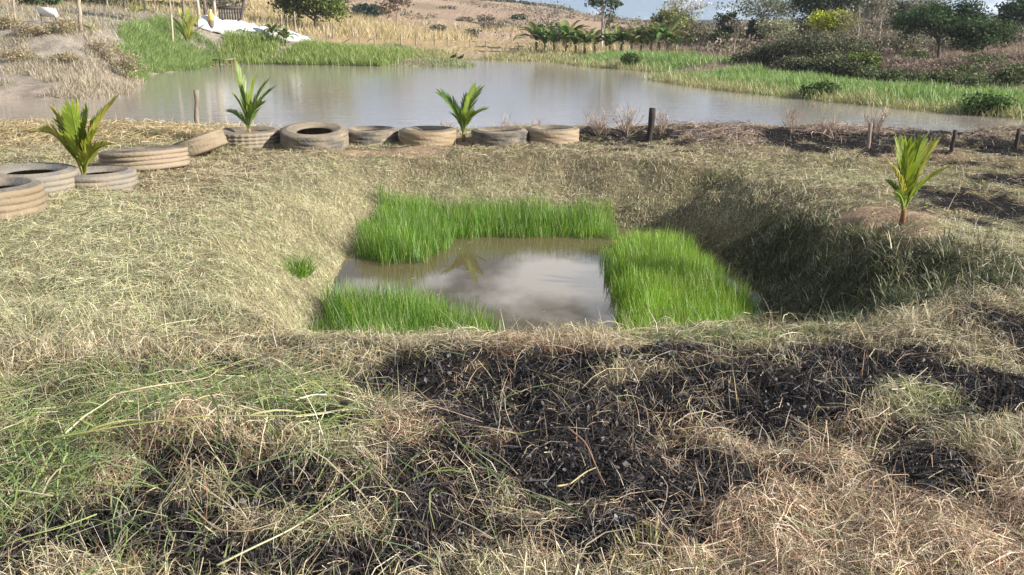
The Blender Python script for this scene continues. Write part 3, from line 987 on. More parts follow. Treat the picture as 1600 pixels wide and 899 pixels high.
# ================================================================ tyres
def tyre_mesh_parts(Rr, wd, ribs, block, col, side_col):
    hw = wd / 2; ri = Rr * 0.52
    tr = [(Rr * .955, -hw * .92)]
    nr = 4
    zs = np.linspace(-hw * .86, hw * .86, nr * 2 + 1)
    g = ribs
    for i in range(nr + 1):
        z = -hw * .86 + (2 * hw * .86) * i / nr
        if 0 < i < nr:
            tr += [(Rr, z - .014), (Rr - g, z - .008), (Rr - g, z + .008), (Rr, z + .014)]
        else:
            tr.append((Rr * .995, z))
    tr.append((Rr * .955, hw * .92))
    t = MB()
    if block:
        rm = lambda k, s: np.where((s % 3 == 0) & (k > 0) & (k < len(tr) - 1), -0.014, 0.0)
        t.lathe(tr, 96, col, rm)
    else:
        t.lathe(tr, 56, col, lambda k, s: 0.004 * np.sin(s * 0.7 + k) + 0 * k)
    sd = []
    for s in (1, -1):
        m = MB()
        pr = [(Rr * .955, hw * .92), (Rr * .90, hw * 1.02), (Rr * .80, hw * 1.06), (Rr * .785, hw * 1.09), (Rr * .77, hw * 1.055), (Rr * .68, hw * 1.0), (Rr * .60, hw * .86), (ri, hw * .72),
              (ri * .985, hw * .62), (ri * 1.06, hw * .58), (Rr * .75, hw * .80), (Rr * .90, hw * .75)]
        pr = [(a, b * s) for a, b in pr]
        m.lathe(pr if s > 0 else pr[::-1], 48, side_col)
        sd.append(m)
    inn = MB()
    inn.lathe([(Rr * .90, -hw * .75), (Rr * .925, 0), (Rr * .90, hw * .75)][::-1], 40, (0.03, 0.03, 0.03))
    return t, sd, inn


def tyre(label, px, yb, wpx, wd, col, side_col, ribs=.012, block=False, tilt=(0, 0), sink=0.03, soil=None, dz=0.0):
    f = on_ground(px, yb)
    dep = math.hypot(f[1], CAM_H - f[2])
    Rr = wpx / 2 / FPX * (dep + 0.4)
    d = unit(np.array((f[0], f[1])))
    c = np.array((f[0], f[1])) + d * Rr
    zc = 0.5 * (h1(c[0], c[1]) + f[2])
    root = thing('tyre', label, 'tyre', (c[0], c[1], zc + wd / 2 - sink + dz), random.uniform(0, 6), 'tyres lying in a row along the bank')
    root.rotation_euler = (tilt[0], tilt[1], 0)
    t, sd, inn = tyre_mesh_parts(Rr, wd, ribs, block, col, side_col)
    t.build('tread', M_RUBBER, root, None, not block)
    for s in sd: s.build('sidewall', M_RUBBER, root, None, True)
    inn.build('inner_liner', M_RUBBER, root, None, True)
    if soil is not None:
        m = MB()
        rr = np.linspace(0, Rr * .62, 6); a = np.arange(20) * 2 * math.pi / 20
        V = [(r * math.cos(q), r * math.sin(q), soil + random.uniform(-.015, .02)) for r in rr[1:] for q in a]
        V = [(0, 0, soil + .02)] + V
        F3 = [(0, 1 + s, 1 + (s + 1) % 20) for s in range(20)]
        F4 = [(1 + k * 20 + s, 1 + (k + 1) * 20 + s, 1 + (k + 1) * 20 + (s + 1) % 20, 1 + k * 20 + (s + 1) % 20) for k in range(4) for s in range(20)]
        m.add(V, [np.array(F3), np.array(F4)], (0.26, 0.18, 0.11))
        m.build('soil_fill', M_SOIL, root)
    return root, Rr


TAN = (0.12, 0.10, 0.078); GREY = (0.09, 0.087, 0.082); DK = (0.055, 0.05, 0.046); PALE = (0.22, 0.17, 0.11)
tyre('ribbed tan truck tyre at the left edge, nearest of the row', -8, 347, 152, .30, PALE, GREY, .010)
tyre('ribbed grey truck tyre lying behind the nearest one at the left edge', 55, 313, 134, .28, (0.21, 0.19, 0.16), (0.14, 0.14, 0.135), .010, False, (0.02, 0.03))
t3, _ = tyre('half-sunk grey tyre holding the leftmost young palm', 156, 296, 112, .26, (0.18, 0.17, 0.155), (0.15, 0.145, 0.14), .010, False, (0, 0), .10, 0.02)
tyre('wide tyre with four deep tread grooves and a dark left side', 229, 269, 130, .26, (0.27, 0.21, 0.15), DK, .016, False, (-0.06, -0.05))
tyre('smooth tan tyre tipped up at an angle between two flat tyres', 313, 250, 84, .25, PALE, TAN, .003, False, (0.0, -0.33), .02, None, .05)
t6, _ = tyre('tyre with knobbly worn tread blocks holding the second young palm', 390, 233, 104, .26, (0.21, 0.185, 0.15), TAN, .012, True, (0, 0), .03, 0.07)
tyre('grey-brown tyre tilted towards the camera, its open hole showing', 493, 236, 104, .29, (0.11, 0.10, 0.09), (0.17, 0.145, 0.11), .003, False, (0.13, 0.03), .0)
tyre('dark mottled tyre with pale rim, third left of the middle palm', 579, 229, 88, .26, (0.06, 0.062, 0.065), TAN, .003)
tyre('clean tan tyre immediately left of the middle palm', 669, 229, 88, .27, (0.27, 0.20, 0.12), TAN, .002)
tyre('dark-patched tyre immediately right of the middle palm', 781, 230, 88, .26, (0.07, 0.068, 0.068), TAN, .002)
tyre('dusty brown tyre at the right-hand end of the row', 863, 227, 82, .25, (0.28, 0.21, 0.14), TAN, .002)


# ================================================================ young coconut palms
def palm(label, base, tips, pal, Y, stem_h=.16, lw=1.0, stemcol=(0.30, 0.22, 0.10), split=True):
    base = np.array(base, float)
    root = thing('young_palm', label, 'palm', base, 0, 'young coconut palms planted along the bank')
    m = MB()
    m.tube([(0, 0, -.05), (0.005, 0, stem_h * .5), (0.0, 0.0, stem_h)], [.03, .026, .016], 8, stemcol)
    m.build('stem', M_BARK, root, None, True)
    for i, (tx, ty, dy, droop) in enumerate(tips):
        tip = G(tx, ty, Y + dy) - base
        s = np.array((0, 0, stem_h * .6))
        Ln = np.linalg.norm(tip - s)
        ctrl = s + (tip - s) * .45 + np.array((0, 0, 1.0)) * Ln * (.10 + droop) - np.array((tip[0], tip[1], 0)) * .22
        K = 15
        t = np.linspace(0, 1, K)[:, None]
        C = (1 - t) ** 2 * s + 2 * t * (1 - t) * ctrl + t ** 2 * tip
        d = unit(np.gradient(C, axis=0))
        az = math.atan2(tip[1], tip[0]) if math.hypot(tip[0], tip[1]) > .02 else random.uniform(0, 6)
        # blade faces roughly the camera side or up, as each frond twists
        hz = np.array((math.cos(az + math.pi / 2), math.sin(az + math.pi / 2), 0))
        tw = random.uniform(-.6, .6)
        col = np.array(random.choice(list(pal))) * random.uniform(.85, 1.15)
        mm = MB()
        mm.tube(C, np.linspace(.011, .003, K) * lw, 5, col * 1.05 + .04, False)
        side0 = unit(np.cross(d, np.cross(hz, d)))
        nrm = unit(np.cross(d, side0))
        sv = side0 * math.cos(tw) + nrm * math.sin(tw)
        nn = unit(np.cross(d, sv))
        NL = 16; leaflets = []
        for sgn in (-1, 1):
            Cs = []; ws = []; sds = []; cc = []
            for j in range(NL):
                u = .22 + .76 * j / (NL - 1)
                f = u * (K - 1); k = min(int(f), K - 2); fr = f - k
                p0 = C[k] * (1 - fr) + C[k + 1] * fr
                dd = d[min(k, K - 1)]; ss = sv[k] * sgn; up_ = nn[k]
                ll = Ln * (.40 - .20 * abs(u - .45)) * random.uniform(.85, 1.05) * (1.0 if u < .85 else .75)
                ang = .50 - .24 * u + random.uniform(-.07, .07)
                di = dd * math.cos(ang) + ss * math.sin(ang) + up_ * .10
                q = np.linspace(0, 1, 5)[:, None]
                line = p0 + di * ll * q + np.array((0, 0, -1.0)) * ll * .12 * q ** 2.2
                Cs.append(line); ws.append(np.array([.35, .9, 1.0, .7, .06]) * Ln * .0145 * lw)
                sds.append(unit(ss * math.cos(ang) - dd * math.sin(ang) + up_ * random.uniform(.2, .6)))
                cc.append(col * random.uniform(.85, 1.15))
            if not split:
                mm.ribbons(np.array(Cs), np.array(sds), np.array(ws), np.array(cc))
            leaflets += list(zip(Cs, sds, ws, cc))
        fr_ = mm.build('frond', M_FROND, root)
        if split:
            for (l0, l1, l2, l3) in leaflets:
                q_ = MB(); q_.ribbons(l0[None], l1[None], l2[None], l3[None])
                q_.build('leaflet', M_FROND, fr_)
    return root


YG = [(0.33, 0.36, 0.035), (0.24, 0.31, 0.03), (0.20, 0.28, 0.03), (0.40, 0.38, 0.07)]
GG = [(0.15, 0.23, 0.035), (0.21, 0.29, 0.04), (0.10, 0.18, 0.03)]
b = t3.location
bp_ = G(130, 268, b.y - .05)
palm('leftmost young palm with broad yellow-green fronds, growing in a half-sunk tyre', (bp_[0], b.y - .05, h1(bp_[0], b.y) + .02),
     [(62, 206, .1, .32), (84, 176, -.1, .08), (104, 180, .2, .02), (123, 168, 0, 0), (136, 176, .25, .02), (176, 162, -.1, .04), (172, 226, -.3, .18), (150, 205, -.2, .06), (100, 215, -.25, .15), (112, 172, -.2, .03), (160, 180, .1, .05), (92, 192, .2, .12)], YG, b.y - .05, .14, 1.35)
b = t6.location
bp_ = G(389, 205, b.y)
palm('second young palm from the left, upright dark green, growing in a knobbly tyre', (bp_[0], b.y, b.z + .05),
     [(369, 108, .1, 0), (399, 126, -.05, 0), (416, 131, .2, .02), (424, 141, -.1, .05), (357, 174, .1, .16), (366, 150, -.2, .06), (408, 160, -.3, .08), (376, 180, -.2, .1)], GG, b.y, .12, 1.2)
p = on_ground(724, 222)
palm('middle young palm standing between two tyres at the far rim of the pit', p,
     [(689, 148, .1, .12), (712, 168, -.15, .05), (729, 152, .1, 0), (741, 138, 0, .02), (748, 142, .2, .03), (757, 172, -.1, .14), (720, 175, -.3, .05), (740, 175, -.3, .1), (705, 178, .2, .1)], GG + YG[1:3], p[1], .2, 1.2)
p = on_ground(1409, 350)
palm('rightmost young palm standing alone in a patch of bare reddish soil', p,
     [(1404, 226, .1, 0), (1417, 228, -.1, 0), (1438, 226, -.1, .0), (1458, 228, .05, .03), (1474, 266, -.1, .08), (1395, 262, -.15, .06), (1388, 285, .1, .14), (1398, 300, -.2, .12), (1428, 250, .2, .04), (1450, 250, .1, .04)], YG[1:] + GG[1:2], p[1], .17, 1.2, (0.28, 0.13, 0.06))


# ================================================================ near fence posts
def post(label, px, y0, y1, wpx, Y=None, lean=0.0, col=(0.10, 0.085, 0.07), cat='post', name='fence_post', group='wooden posts along the water side of the bank', square=False):
    p = on_ground(px, y0) if Y is None else None
    if Y is not None:
        q = G(px, y0, Y); p = (q[0], Y, h1(q[0], Y))
    top = G(px + lean, y1, p[1])
    m = MB()
    r = wpx / 2 / FPX * math.hypot(p[1], CAM_H)
    t = np.linspace(0, 1, 6)[:, None]
    a = np.array((0, 0, -.25)); bb = np.array((top[0] - p[0], 0, top[2] - p[2]))
    pts = a * (1 - t) + bb * t + np.stack([RNG.normal(0, r * .12, 6), RNG.normal(0, r * .12, 6), np.zeros(6)], -1)
    m.tube(pts, r * RNG.uniform(.88, 1.08, 6), 8, col)
    o = m.build(name, M_WOOD, None, p, False)
    return tag(o, label, cat, group)


post('round grey post standing in the water edge left of the second palm', 305, 216, 141, 8, 16.6, 2, (0.30, 0.26, 0.21))
post('thick charred post standing in dry weeds right of the tyre row', 1014, 221, 169, 10, None, 5, (0.05, 0.042, 0.04))
post('thin pale post on the burnt bank in front of a dry shrub', 1356, 232, 192, 6, None, 5, (0.32, 0.25, 0.2))
post('slim dark leaning post behind the rightmost palm', 1485, 238, 203, 6, None, 8, (0.07, 0.055, 0.05))
post('slim dark leaning post at the right edge of the photo', 1586, 232, 202, 7, None, 7, (0.07, 0.055, 0.05))


# dry weeds on the far bank (twiggy, see-through)
def weed(label, px, y0, y1, wpx, pal, n=220, Y=None, name='dry_weed', group=None, cat='dry weed'):
    p = on_ground(px, y0)
    h = G(px, y1, p[1])[2] - p[2]
    w = wpx / FPX * p[1]
    root = thing(name, label, cat, p, 0, group)
    m = MB()
    ns = 14
    ends = []
    for i in range(ns):
        a = random.uniform(0, 6.283); rr = w * .5 * math.sqrt(random.random())
        e = np.array((rr * math.cos(a), rr * math.sin(a) * .7, h * random.uniform(.55, .95)))
        mid = e * .5 + np.array((random.uniform(-.04, .04), random.uniform(-.04, .04), h * .06))
        t = np.linspace(0, 1, 6)[:, None]
        C = 2 * t * (1 - t) * mid + t ** 2 * e
        m.tube(C, np.linspace(.006, .003, 6), 4, random.choice(list(pal)), False)
        ends += [C[k] for k in (2, 3, 4, 5)]
    m.build('stems', M_STRAW, root)['kind'] = 'stuff'
    m = MB()
    E = np.array(ends)[RNG.integers(0, len(ends), n)]
    stand_blades(m, E[:, 0], E[:, 1], E[:, 2], RNG.uniform(.05, .22, n), RNG.uniform(.004, .008, n), pick(np.array(pal), n), (-.2, 1.4), (0, .8), 4)
    m.build('twigs', M_STRAW, root)['kind'] = 'stuff'
    return root


PK = [(0.40, 0.28, 0.21), (0.46, 0.34, 0.25), (0.33, 0.22, 0.17), (0.50, 0.40, 0.30)]
weed('tall dry pinkish weed just left of the charred post', 980, 214, 160, 60, PK, 420)
weed('low dry pinkish weed at the right end of the tyre row', 935, 216, 178, 55, PK, 380)
weed('short dry weed just right of the charred post', 1035, 212, 172, 32, PK, 160)
weed('feathery dry weed at the lake edge, well right of the charred post', 1236, 212, 172, 44, PK, 220)
weed('small dry weed low on the bank between two feathery weeds', 1292, 210, 186, 40, PK, 200)
weed('bushy dry shrub standing behind the thin pale post', 1366, 214, 166, 48, PK, 360)
for i, (a, b_) in enumerate([(795, 188), (700, 190), (842, 190)]):
    weed(['wispy dry weed showing between the two right-hand tyres', 'wispy dry weed showing behind the middle palm', 'wispy dry weed behind the last tyre'][i], a, 206, b_, 30, PK, 60)

# heap of dry straw along the lake edge, left, and weeds over the burnt bank
mb = MB()
x = RNG.uniform(-14, -4.2, 15000); y = RNG.normal(15.3, .8, 15000)
k = (lake_d(x, y) > .3); x, y = x[k], y[k]; n = len(x)
lay_straw(mb, x, y, RNG.uniform(.12, .4, n), RNG.uniform(.006, .011, n), pick(STRAWS * np.array((1.08, .98, .85)), n), .13, .12, 1.2, 3, .05)
k2 = RNG.random(n) < .16
stand_blades(mb, x[k2], y[k2], Hs(x[k2], y[k2]) + .03, RNG.uniform(.08, .26, k2.sum()), RNG.uniform(.005, .009, k2.sum()), pick(STRAWS, k2.sum()), (.4, 1.5), (.2, 1.6), 4)
tag(mb.build('straw_heap', M_STRAW), 'tangled heap of pale dry straw along the lake edge behind the left tyres', 'straw', kind='stuff')
mb = MB()
x = RNG.uniform(1.6, 13, 26000); y = RNG.normal(15.2, 1.0, 26000)
nn_ = fbm(x, y, .9, 3, 621)
k = (lake_d(x, y) > .25) & (nn_ > .58); x, y = x[k], y[k]; n = len(x)
lay_straw(mb, x, y, RNG.uniform(.1, .35, n), RNG.uniform(.005, .010, n), np.where((RNG.random(n) < .3)[:, None], pick(CHARS, n), pick(np.array(PK), n)), .09, .10, 1.2, 3, .05)
k2 = RNG.random(n) < .2
stand_blades(mb, x[k2], y[k2], Hs(x[k2], y[k2]), RNG.uniform(.06, .22, k2.sum()), RNG.uniform(.004, .008, k2.sum()), pick(np.array(PK), k2.sum()), (.5, 1.5), (0, 1.2), 4)
tag(mb.build('burnt_weeds', M_STRAW), 'half-burnt reddish dry weeds over the dark bank at the right', 'dry weeds', kind='stuff')
# bits of straw floating on the pit water
mb = MB()
x, y, d_ = poly_points([tuple(P(a, b, PIT_Z)[:2]) for a, b in [(560, 425), (700, 400), (720, 378), (930, 378), (945, 440), (950, 520), (800, 540), (700, 480)]], 15)
n = len(x); az = RNG.uniform(0, 6.28, n); L = RNG.uniform(.012, .045, n)
C = np.stack([np.stack([x - np.cos(az) * L, y - np.sin(az) * L, np.full(n, PIT_Z + .004)], -1), np.stack([x + np.cos(az) * L, y + np.sin(az) * L, np.full(n, PIT_Z + .005)], -1)], 1)
mb.ribbons(C, np.stack([-np.sin(az), np.cos(az), np.zeros(n)], -1), np.full((n, 2), .003), pick(STRAWS, n))
tag(mb.build('floating_straw', M_STRAW), 'bits of straw floating on the pit water', 'straw', kind='stuff')
def nth(i, lst, key=0):
    o = sorted(range(len(lst)), key=lambda k: lst[k][key] if isinstance(lst[k], tuple) else lst[k]).index(i)
    w = ['leftmost', 'second from left', 'third from left', 'fourth from left', 'fifth from left', 'sixth from left', 'seventh from left', 'eighth from left', 'ninth from left', 'tenth from left', 'eleventh from left', 'twelfth from left']
    return 'rightmost' if o == len(lst) - 1 else w[o]


# ================================================================ grass and reeds round the lake
def far_grass(name, label, pts_fn, n, Lr, Wr, pal, e0=(.9, 1.5), droop=(.2, 1.2), mat=None, K=3):
    x, y = pts_fn(n)
    d = lake_d(x, y)
    k = d > -0.1
    x, y = x[k], y[k]; n = len(x)
    m = MB()
    z = H(x, y)
    cl = .6 + .8 * fbm(x, y, .55, 3, 701)
    c = pal(x, y, n) if callable(pal) else pick(np.array(pal), n)
    stand_blades(m, x, y, z - .05, RNG.uniform(*Lr, n) * cl, RNG.uniform(*Wr, n), c, e0, droop, K)
    return tag(m.build(name, mat or M_GRASS), label, 'grass', kind='stuff')


def px_poly(px, z):
    """an area of the ground from points (pixel x, pixel y) at ground level z"""
    poly = [tuple(P(a, b, z)[:2]) for a, b in px]

    def fn(n):
        p = np.array(poly); a = p.min(0); b = p.max(0)
        xs = []; ys = []; got = 0
        for _ in range(40):
            x = RNG.uniform(a[0], b[0], n); y = RNG.uniform(a[1], b[1], n)
            dd = sdf(poly, x, y) + (fbm(x, y, .35, 3, 703) - .5) * 2.2
            k = dd < 0
            xs.append(x[k]); ys.append(y[k]); got += k.sum()
            if got > n: break
        return np.concatenate(xs)[:n], np.concatenate(ys)[:n]
    return fn


def w_poly(pts, thr=0.0):
    poly = [(float(p[0]), float(p[1])) for p in pts]

    def fn(n):
        p = np.array(poly); a = p.min(0); b = p.max(0)
        x = RNG.uniform(a[0], b[0], n * 5); y = RNG.uniform(a[1], b[1], n * 5)
        k = (sdf(poly, x, y) + (fbm(x, y, .35, 3, 703) - .5) * 2.4 < 0) & (fbm(x, y, .5, 3, 705) > thr)
        return x[k][:n], y[k][:n]
    return fn


def along(pxs, w0, w1):
    """a strip along a shore line: pixels on the lake level, from w0 to w1 metres inland"""
    pts = np.array([P(a, b, LAKE_Z)[:2] for a, b in pxs])
    seg = np.linalg.norm(np.diff(pts, axis=0), axis=1); cum = np.append(0, np.cumsum(seg))

    def fn(n):
        # even in the picture rather than along the ground: nearer shore gets finer cover
        u = RNG.random(n) * cum[-1]
        k = np.clip(np.searchsorted(cum, u) - 1, 0, len(seg) - 1)
        f = (u - cum[k]) / seg[k]
        base = pts[k] + (pts[k + 1] - pts[k]) * f[:, None]
        d = (pts[k + 1] - pts[k]) / seg[k][:, None]
        nrm = np.stack([-d[:, 1], d[:, 0]], -1)
        q = w0 + (w1 - w0) * RNG.random(n)
        pt = base + nrm * q[:, None] + RNG.normal(0, .25, (n, 2))
        return pt[:, 0], pt[:, 1]
    return fn


BR = [(0.16, 0.30, 0.05), (0.12, 0.24, 0.04), (0.22, 0.36, 0.07), (0.28, 0.36, 0.10)]
TANG = [(0.42, 0.36, 0.17), (0.34, 0.33, 0.12), (0.46, 0.42, 0.22), (0.28, 0.31, 0.09)]


def edge_pal(x, y, n):
    d = lake_d(x, y)
    g = pick(np.array(BR), n); t = pick(np.array(TANG), n)
    u = RNG.random(n) < np.clip(1.15 - d / 2.2 + (fbm(x, y, .25, 3, 711) - .5) * 1.6, .05, .95)
    return np.where(u[:, None], t, g)


far_grass('reed_bed', 'band of green reeds along the right-hand shore of the lake',
          along([(1008, 124), (1060, 133), (1130, 143), (1250, 155), (1330, 163), (1420, 172), (1510, 180), (1600, 187), (1760, 200)], .0, 6.6), 32000, (.25, .62), (.018, .04), edge_pal)
far_grass('reed_bed', 'tan and green reeds along the far right shore below the banana plants',
          along([(860, 97), (905, 104), (985, 110), (1020, 114)], .0, 7), 9000, (.3, .7), (.03, .06), edge_pal)
far_grass('shore_grass', 'low dry grass along the far shore behind the spit',
          along([(660, 96.5), (745, 94), (860, 97)], .0, 6), 5000, (.2, .5), (.04, .08), TANG)
far_grass('shore_grass', 'bright yellow-green grass on the far left shore below the white sheeting',
          along([(336, 101), (420, 101), (600, 104)], .0, 6.5), 16000, (.35, .85), (.03, .055), [(0.30, 0.38, 0.08), (0.24, 0.34, 0.06), (0.38, 0.42, 0.13), (0.18, 0.28, 0.05)])
far_grass('spit_grass', 'low green weeds on the spit where the two birds stand',
          px_poly([(600, 104), (700, 105), (740, 105), (735, 99), (700, 92), (600, 84)], LAKE_Z + .2), 7000, (.15, .45), (.03, .06), [(0.20, 0.26, 0.08), (0.30, 0.30, 0.14), (0.15, 0.22, 0.06)])
far_grass('green_bank_grass', 'mound of thick fresh green grass on the left shore',
          w_poly([P(226, 124, LAKE_Z), P(232, 118, LAKE_Z), P(285, 112, LAKE_Z), P(334, 104, LAKE_Z), G(344, 90, 68), G(312, 62, 72), G(250, 42, 71), G(190, 42, 62), G(180, 60, 52), G(210, 100, 45)]), 28000, (.35, .8), (.02, .04),
          [(0.21, 0.32, 0.075), (0.27, 0.38, 0.10), (0.15, 0.25, 0.055), (0.34, 0.42, 0.14)], (.5, 1.4), (.4, 1.6))
far_grass('dry_bank_grass', 'dry tan tufts on the muddy bank at the far left',
          w_poly([G(-90, 150, 35.5), G(60, 140, 34.8), G(150, 150, 34.8), G(212, 145, 37), G(222, 120, 44), G(200, 70, 52), G(100, 46, 52), G(-90, 40, 53)], .47), 19000, (.12, .5), (.015, .03),
          [(0.40, 0.33, 0.23), (0.34, 0.28, 0.21), (0.46, 0.40, 0.29), (0.28, 0.27, 0.13), (0.36, 0.29, 0.23)], (.5, 1.5), (.3, 1.6), M_STRAW)


def world_rect(x0, x1, y0, y1, thr=0.0, fr=.1):
    def fn(n):
        u = RNG.random(n * 2)
        y = y0 * (y1 / y0) ** u; x = RNG.uniform(x0, x1, n * 2)
        k = fbm(x, y, fr, 3, 721) > thr
        return x[k][:n], y[k][:n]
    return fn


far_grass('meadow_grass', 'tall tan dry grass covering the meadow at the foot of the hill',
          world_rect(-46, 12, 84, 150, .42, .08), 26000, (.35, 1.15), (.03, .07), [(0.46, 0.37, 0.18), (0.40, 0.31, 0.16), (0.52, 0.43, 0.23), (0.34, 0.29, 0.13)], (.9, 1.5), (.1, 1.0), M_STRAW, 3)
far_grass('brown_scrub_grass', 'reddish brown dry grass behind the reeds on the right',
          world_rect(10, 50, 50, 120, .3, .1), 26000, (.2, .65), (.014, .034), [(0.27, 0.18, 0.135), (0.22, 0.15, 0.11), (0.32, 0.235, 0.18), (0.20, 0.165, 0.10)], (.7, 1.5), (.1, 1.0), M_STRAW, 3)
x = None


# ================================================================ trees and shrubs
def place(px, Y):
    q = G(px, 50, Y)
    return np.array((q[0], Y, h1(q[0], Y)))


def limb(m, a, b, r0, r1, col, sag=0.1, sides=5, K=5):
    a = np.array(a); b = np.array(b)
    t = np.linspace(0, 1, K)[:, None]
    L = np.linalg.norm(b - a)
    mid = (a + b) / 2 + np.array((random.uniform(-1, 1), random.uniform(-1, 1), 0.6)) * L * sag
    C = (1 - t) ** 2 * a + 2 * t * (1 - t) * mid + t ** 2 * b
    m.tube(C, np.linspace(r0, r1, K), sides, col, False)
    return C


def tree(label, px, Y, top, wpx, crown_frac=.65, leaves=2600, leaf=.14, pal=((0.06, 0.10, 0.03),), bark=(0.22, 0.18, 0.14), tr=.10, clumps=22, csz=.17,
         bare=0, twig_col=None, name='tree', cat='tree', group=None, flat=1.0, lean=0.0, stems=1, low=False, clear=0.0):
    base = place(px, Y)
    if px > 960 and name == 'tree':
        top -= 7; wpx *= 1.12
    h = max(.6, G(px, top, Y)[2] - base[2])
    w = wpx / FPX * Y
    root = thing(name, label, cat, base, 0, group)
    ch = h * crown_frac
    zc = h - ch / 2
    m = MB()
    targets = []
    lx = lean * h
    for s in range(stems):
        ox = random.uniform(-.25, .25) * w * (stems > 1); oy = random.uniform(-.25, .25) * w * (stems > 1)
        tp = np.array((lx + ox * 1.5, oy * 1.5, zc + ch * (.1 if stems == 1 else random.uniform(-.1, .3))))
        C = limb(m, (ox * .5, oy * .5, -.2), tp, tr * (1 if stems == 1 else .6), tr * .45, bark, .04, 7, 7)
        nl = max(3, clumps // stems // 2)
        for i in range(nl):
            f = random.uniform(.42, .98); k = int(f * 6)
            a = random.uniform(0, 6.283) if i % 3 else random.choice((0, math.pi)) + random.uniform(-.5, .5)
            el = random.uniform(-.6, 1.0)
            rr = random.uniform(.55, .95)
            e = np.array((lx + ox + math.cos(a) * math.cos(el) * w * .5 * rr, oy + math.sin(a) * math.cos(el) * w * .5 * rr,
                          zc + math.sin(el) * ch * .5 * rr * flat + (ch * .25 * (1 - flat))))
            Cb = limb(m, C[k], e, tr * .35, tr * .10, bark, .12, 4)
            targets.append(e)
            for j in range(2 if not bare else 4):
                e2 = Cb[2 + j % 3] + np.array((random.gauss(0, .16) * w, random.gauss(0, .16) * w, random.uniform(.0, .25) * ch))
                limb(m, Cb[2 + j % 3], e2, tr * .16, tr * .05, bark, .1, 3, 3)
                targets.append(e2)
    m.build('trunk', M_BARK, root, None, True)
    T = np.array(targets)
    m = MB()
    if leaves:
        n = leaves
        wts = RNG.random(len(T)) + .3
        i = RNG.choice(len(T), n, p=wts / wts.sum())
        sg = csz * .72 * w
        ctr = T[i] + RNG.normal(0, 1, (n, 3)) * np.array((sg, sg, sg * .6))
        if low:
            ctr[:, 2] = np.where(RNG.random(n) < .35, RNG.random(n) * h * .6, ctr[:, 2])
        q = ((ctr[:, 0] - lx) / (w * .56)) ** 2 + (ctr[:, 1] / (w * .56)) ** 2 + ((ctr[:, 2] - zc) / (ch * .56)) ** 2
        k = ((q < 1.35) | (low & (q < 1.8))) & (ctr[:, 2] > .02)
        ctr, i = ctr[k], i[k]; n = len(ctr)
        tint = RNG.uniform(.5, 1.5, len(T))[i]
        u = unit(RNG.normal(0, 1, (n, 3)) + np.array((0, 0, .0))); v = unit(np.cross(u, RNG.normal(0, 1, (n, 3))))
        s = leaf * RNG.uniform(.5, 1.3, n)[:, None]
        m.quads(ctr, u * s, v * s, pick(np.array(pal), n) * tint[:, None])
        m.build('crown', M_LEAF, root)['kind'] = 'stuff'
    if bare:
        m = MB()
        i = RNG.integers(0, len(T), bare)
        p0 = T[i] + RNG.normal(0, .03 * w, (bare, 3))
        n = bare
        tc = np.array(twig_col if twig_col is not None else [bark])
        az = np.arctan2(p0[:, 1], p0[:, 0] - lx) + RNG.normal(0, .8, n)
        p0[:, 2] = np.maximum(p0[:, 2], .05)
        stand_blades(m, p0[:, 0], p0[:, 1], p0[:, 2], RNG.uniform(.07, .2, n) * (h + w) * .5, RNG.uniform(.25, .55, n) * leaf * .42, pick(tc, n), (-.1, 1.4), (-.3, .4), 3, az)
        m.build('twigs', M_BARK, root)['kind'] = 'stuff'
    return root


def shrub(label, px, Y, top, wpx, pal, leaves=1500, leaf=.12, bare=0, twig_col=None, group=None, name='shrub', cat='shrub', stems=4, tr=.05, bark=(0.2, 0.16, 0.12)):
    return tree(label, px, Y, top, wpx, .9, leaves, leaf, pal, bark, tr, 20, .2, bare, twig_col, name, cat, group, 1.0, 0, stems, True)


DKG = [(0.045, 0.072, 0.034), (0.065, 0.095, 0.042), (0.035, 0.056, 0.03)]
MDG = [(0.07, 0.115, 0.035), (0.09, 0.14, 0.04), (0.05, 0.09, 0.03)]
OLV = [(0.18, 0.18, 0.095), (0.145, 0.15, 0.078), (0.22, 0.21, 0.12)]
GRY = [(0.21, 0.19, 0.14), (0.17, 0.16, 0.115), (0.26, 0.23, 0.18)]
BRN = [(0.28, 0.21, 0.165), (0.235, 0.18, 0.14), (0.33, 0.26, 0.21), (0.20, 0.17, 0.115)]
YLG = [(0.34, 0.38, 0.04), (0.27, 0.33, 0.04), (0.40, 0.42, 0.06)]
PALEB = (0.50, 0.45, 0.40)

# -- right-hand side, from the far shore towards the right edge
tree('tall pale-trunked tree with dark leaf clumps rising behind the banana plants', 940, 92, -32, 62, .62, 900, .2, DKG + MDG[:1], PALEB, .17, 16, .10, 260, [PALEB, (0.36, 0.3, 0.26)])
tree('thin brown tree beside the tall pale-trunked tree', 953, 94, 18, 26, .6, 320, .16, OLV, (0.24, 0.18, 0.13), .10, 10, .16, 80)
tree('wide bare pale tree on the skyline left of the banana row', 858, 104, 3, 62, .55, 250, .15, GRY, PALEB, .14, 18, .15, 520, [PALEB, (0.42, 0.36, 0.32)])
shrub('rounded green bush below the wide bare pale tree', 852, 112, 32, 36, MDG + OLV, 1900, .15)
shrub('olive bush just right of the wide bare pale tree', 878, 100, 34, 32, OLV, 1300, .2)
shrub('leaning green shrub at the foot of the tall pale-trunked tree', 905, 98, 46, 40, OLV + MDG[:1], 1300, .2)
tree('feathery whitish-leaved tree on the skyline above the banana row', 1064, 118, -4, 62, .55, 700, .2, [(0.42, 0.42, 0.36), (0.30, 0.31, 0.24), (0.5, 0.5, 0.46)], PALEB, .15, 18, .12, 160, [PALEB])
tree('olive round-crowned tree right behind the banana row', 1052, 96, 22, 50, .7, 2300, .18, [(0.20, 0.21, 0.08), (0.16, 0.18, 0.06)], (0.3, 0.25, 0.2), .11)
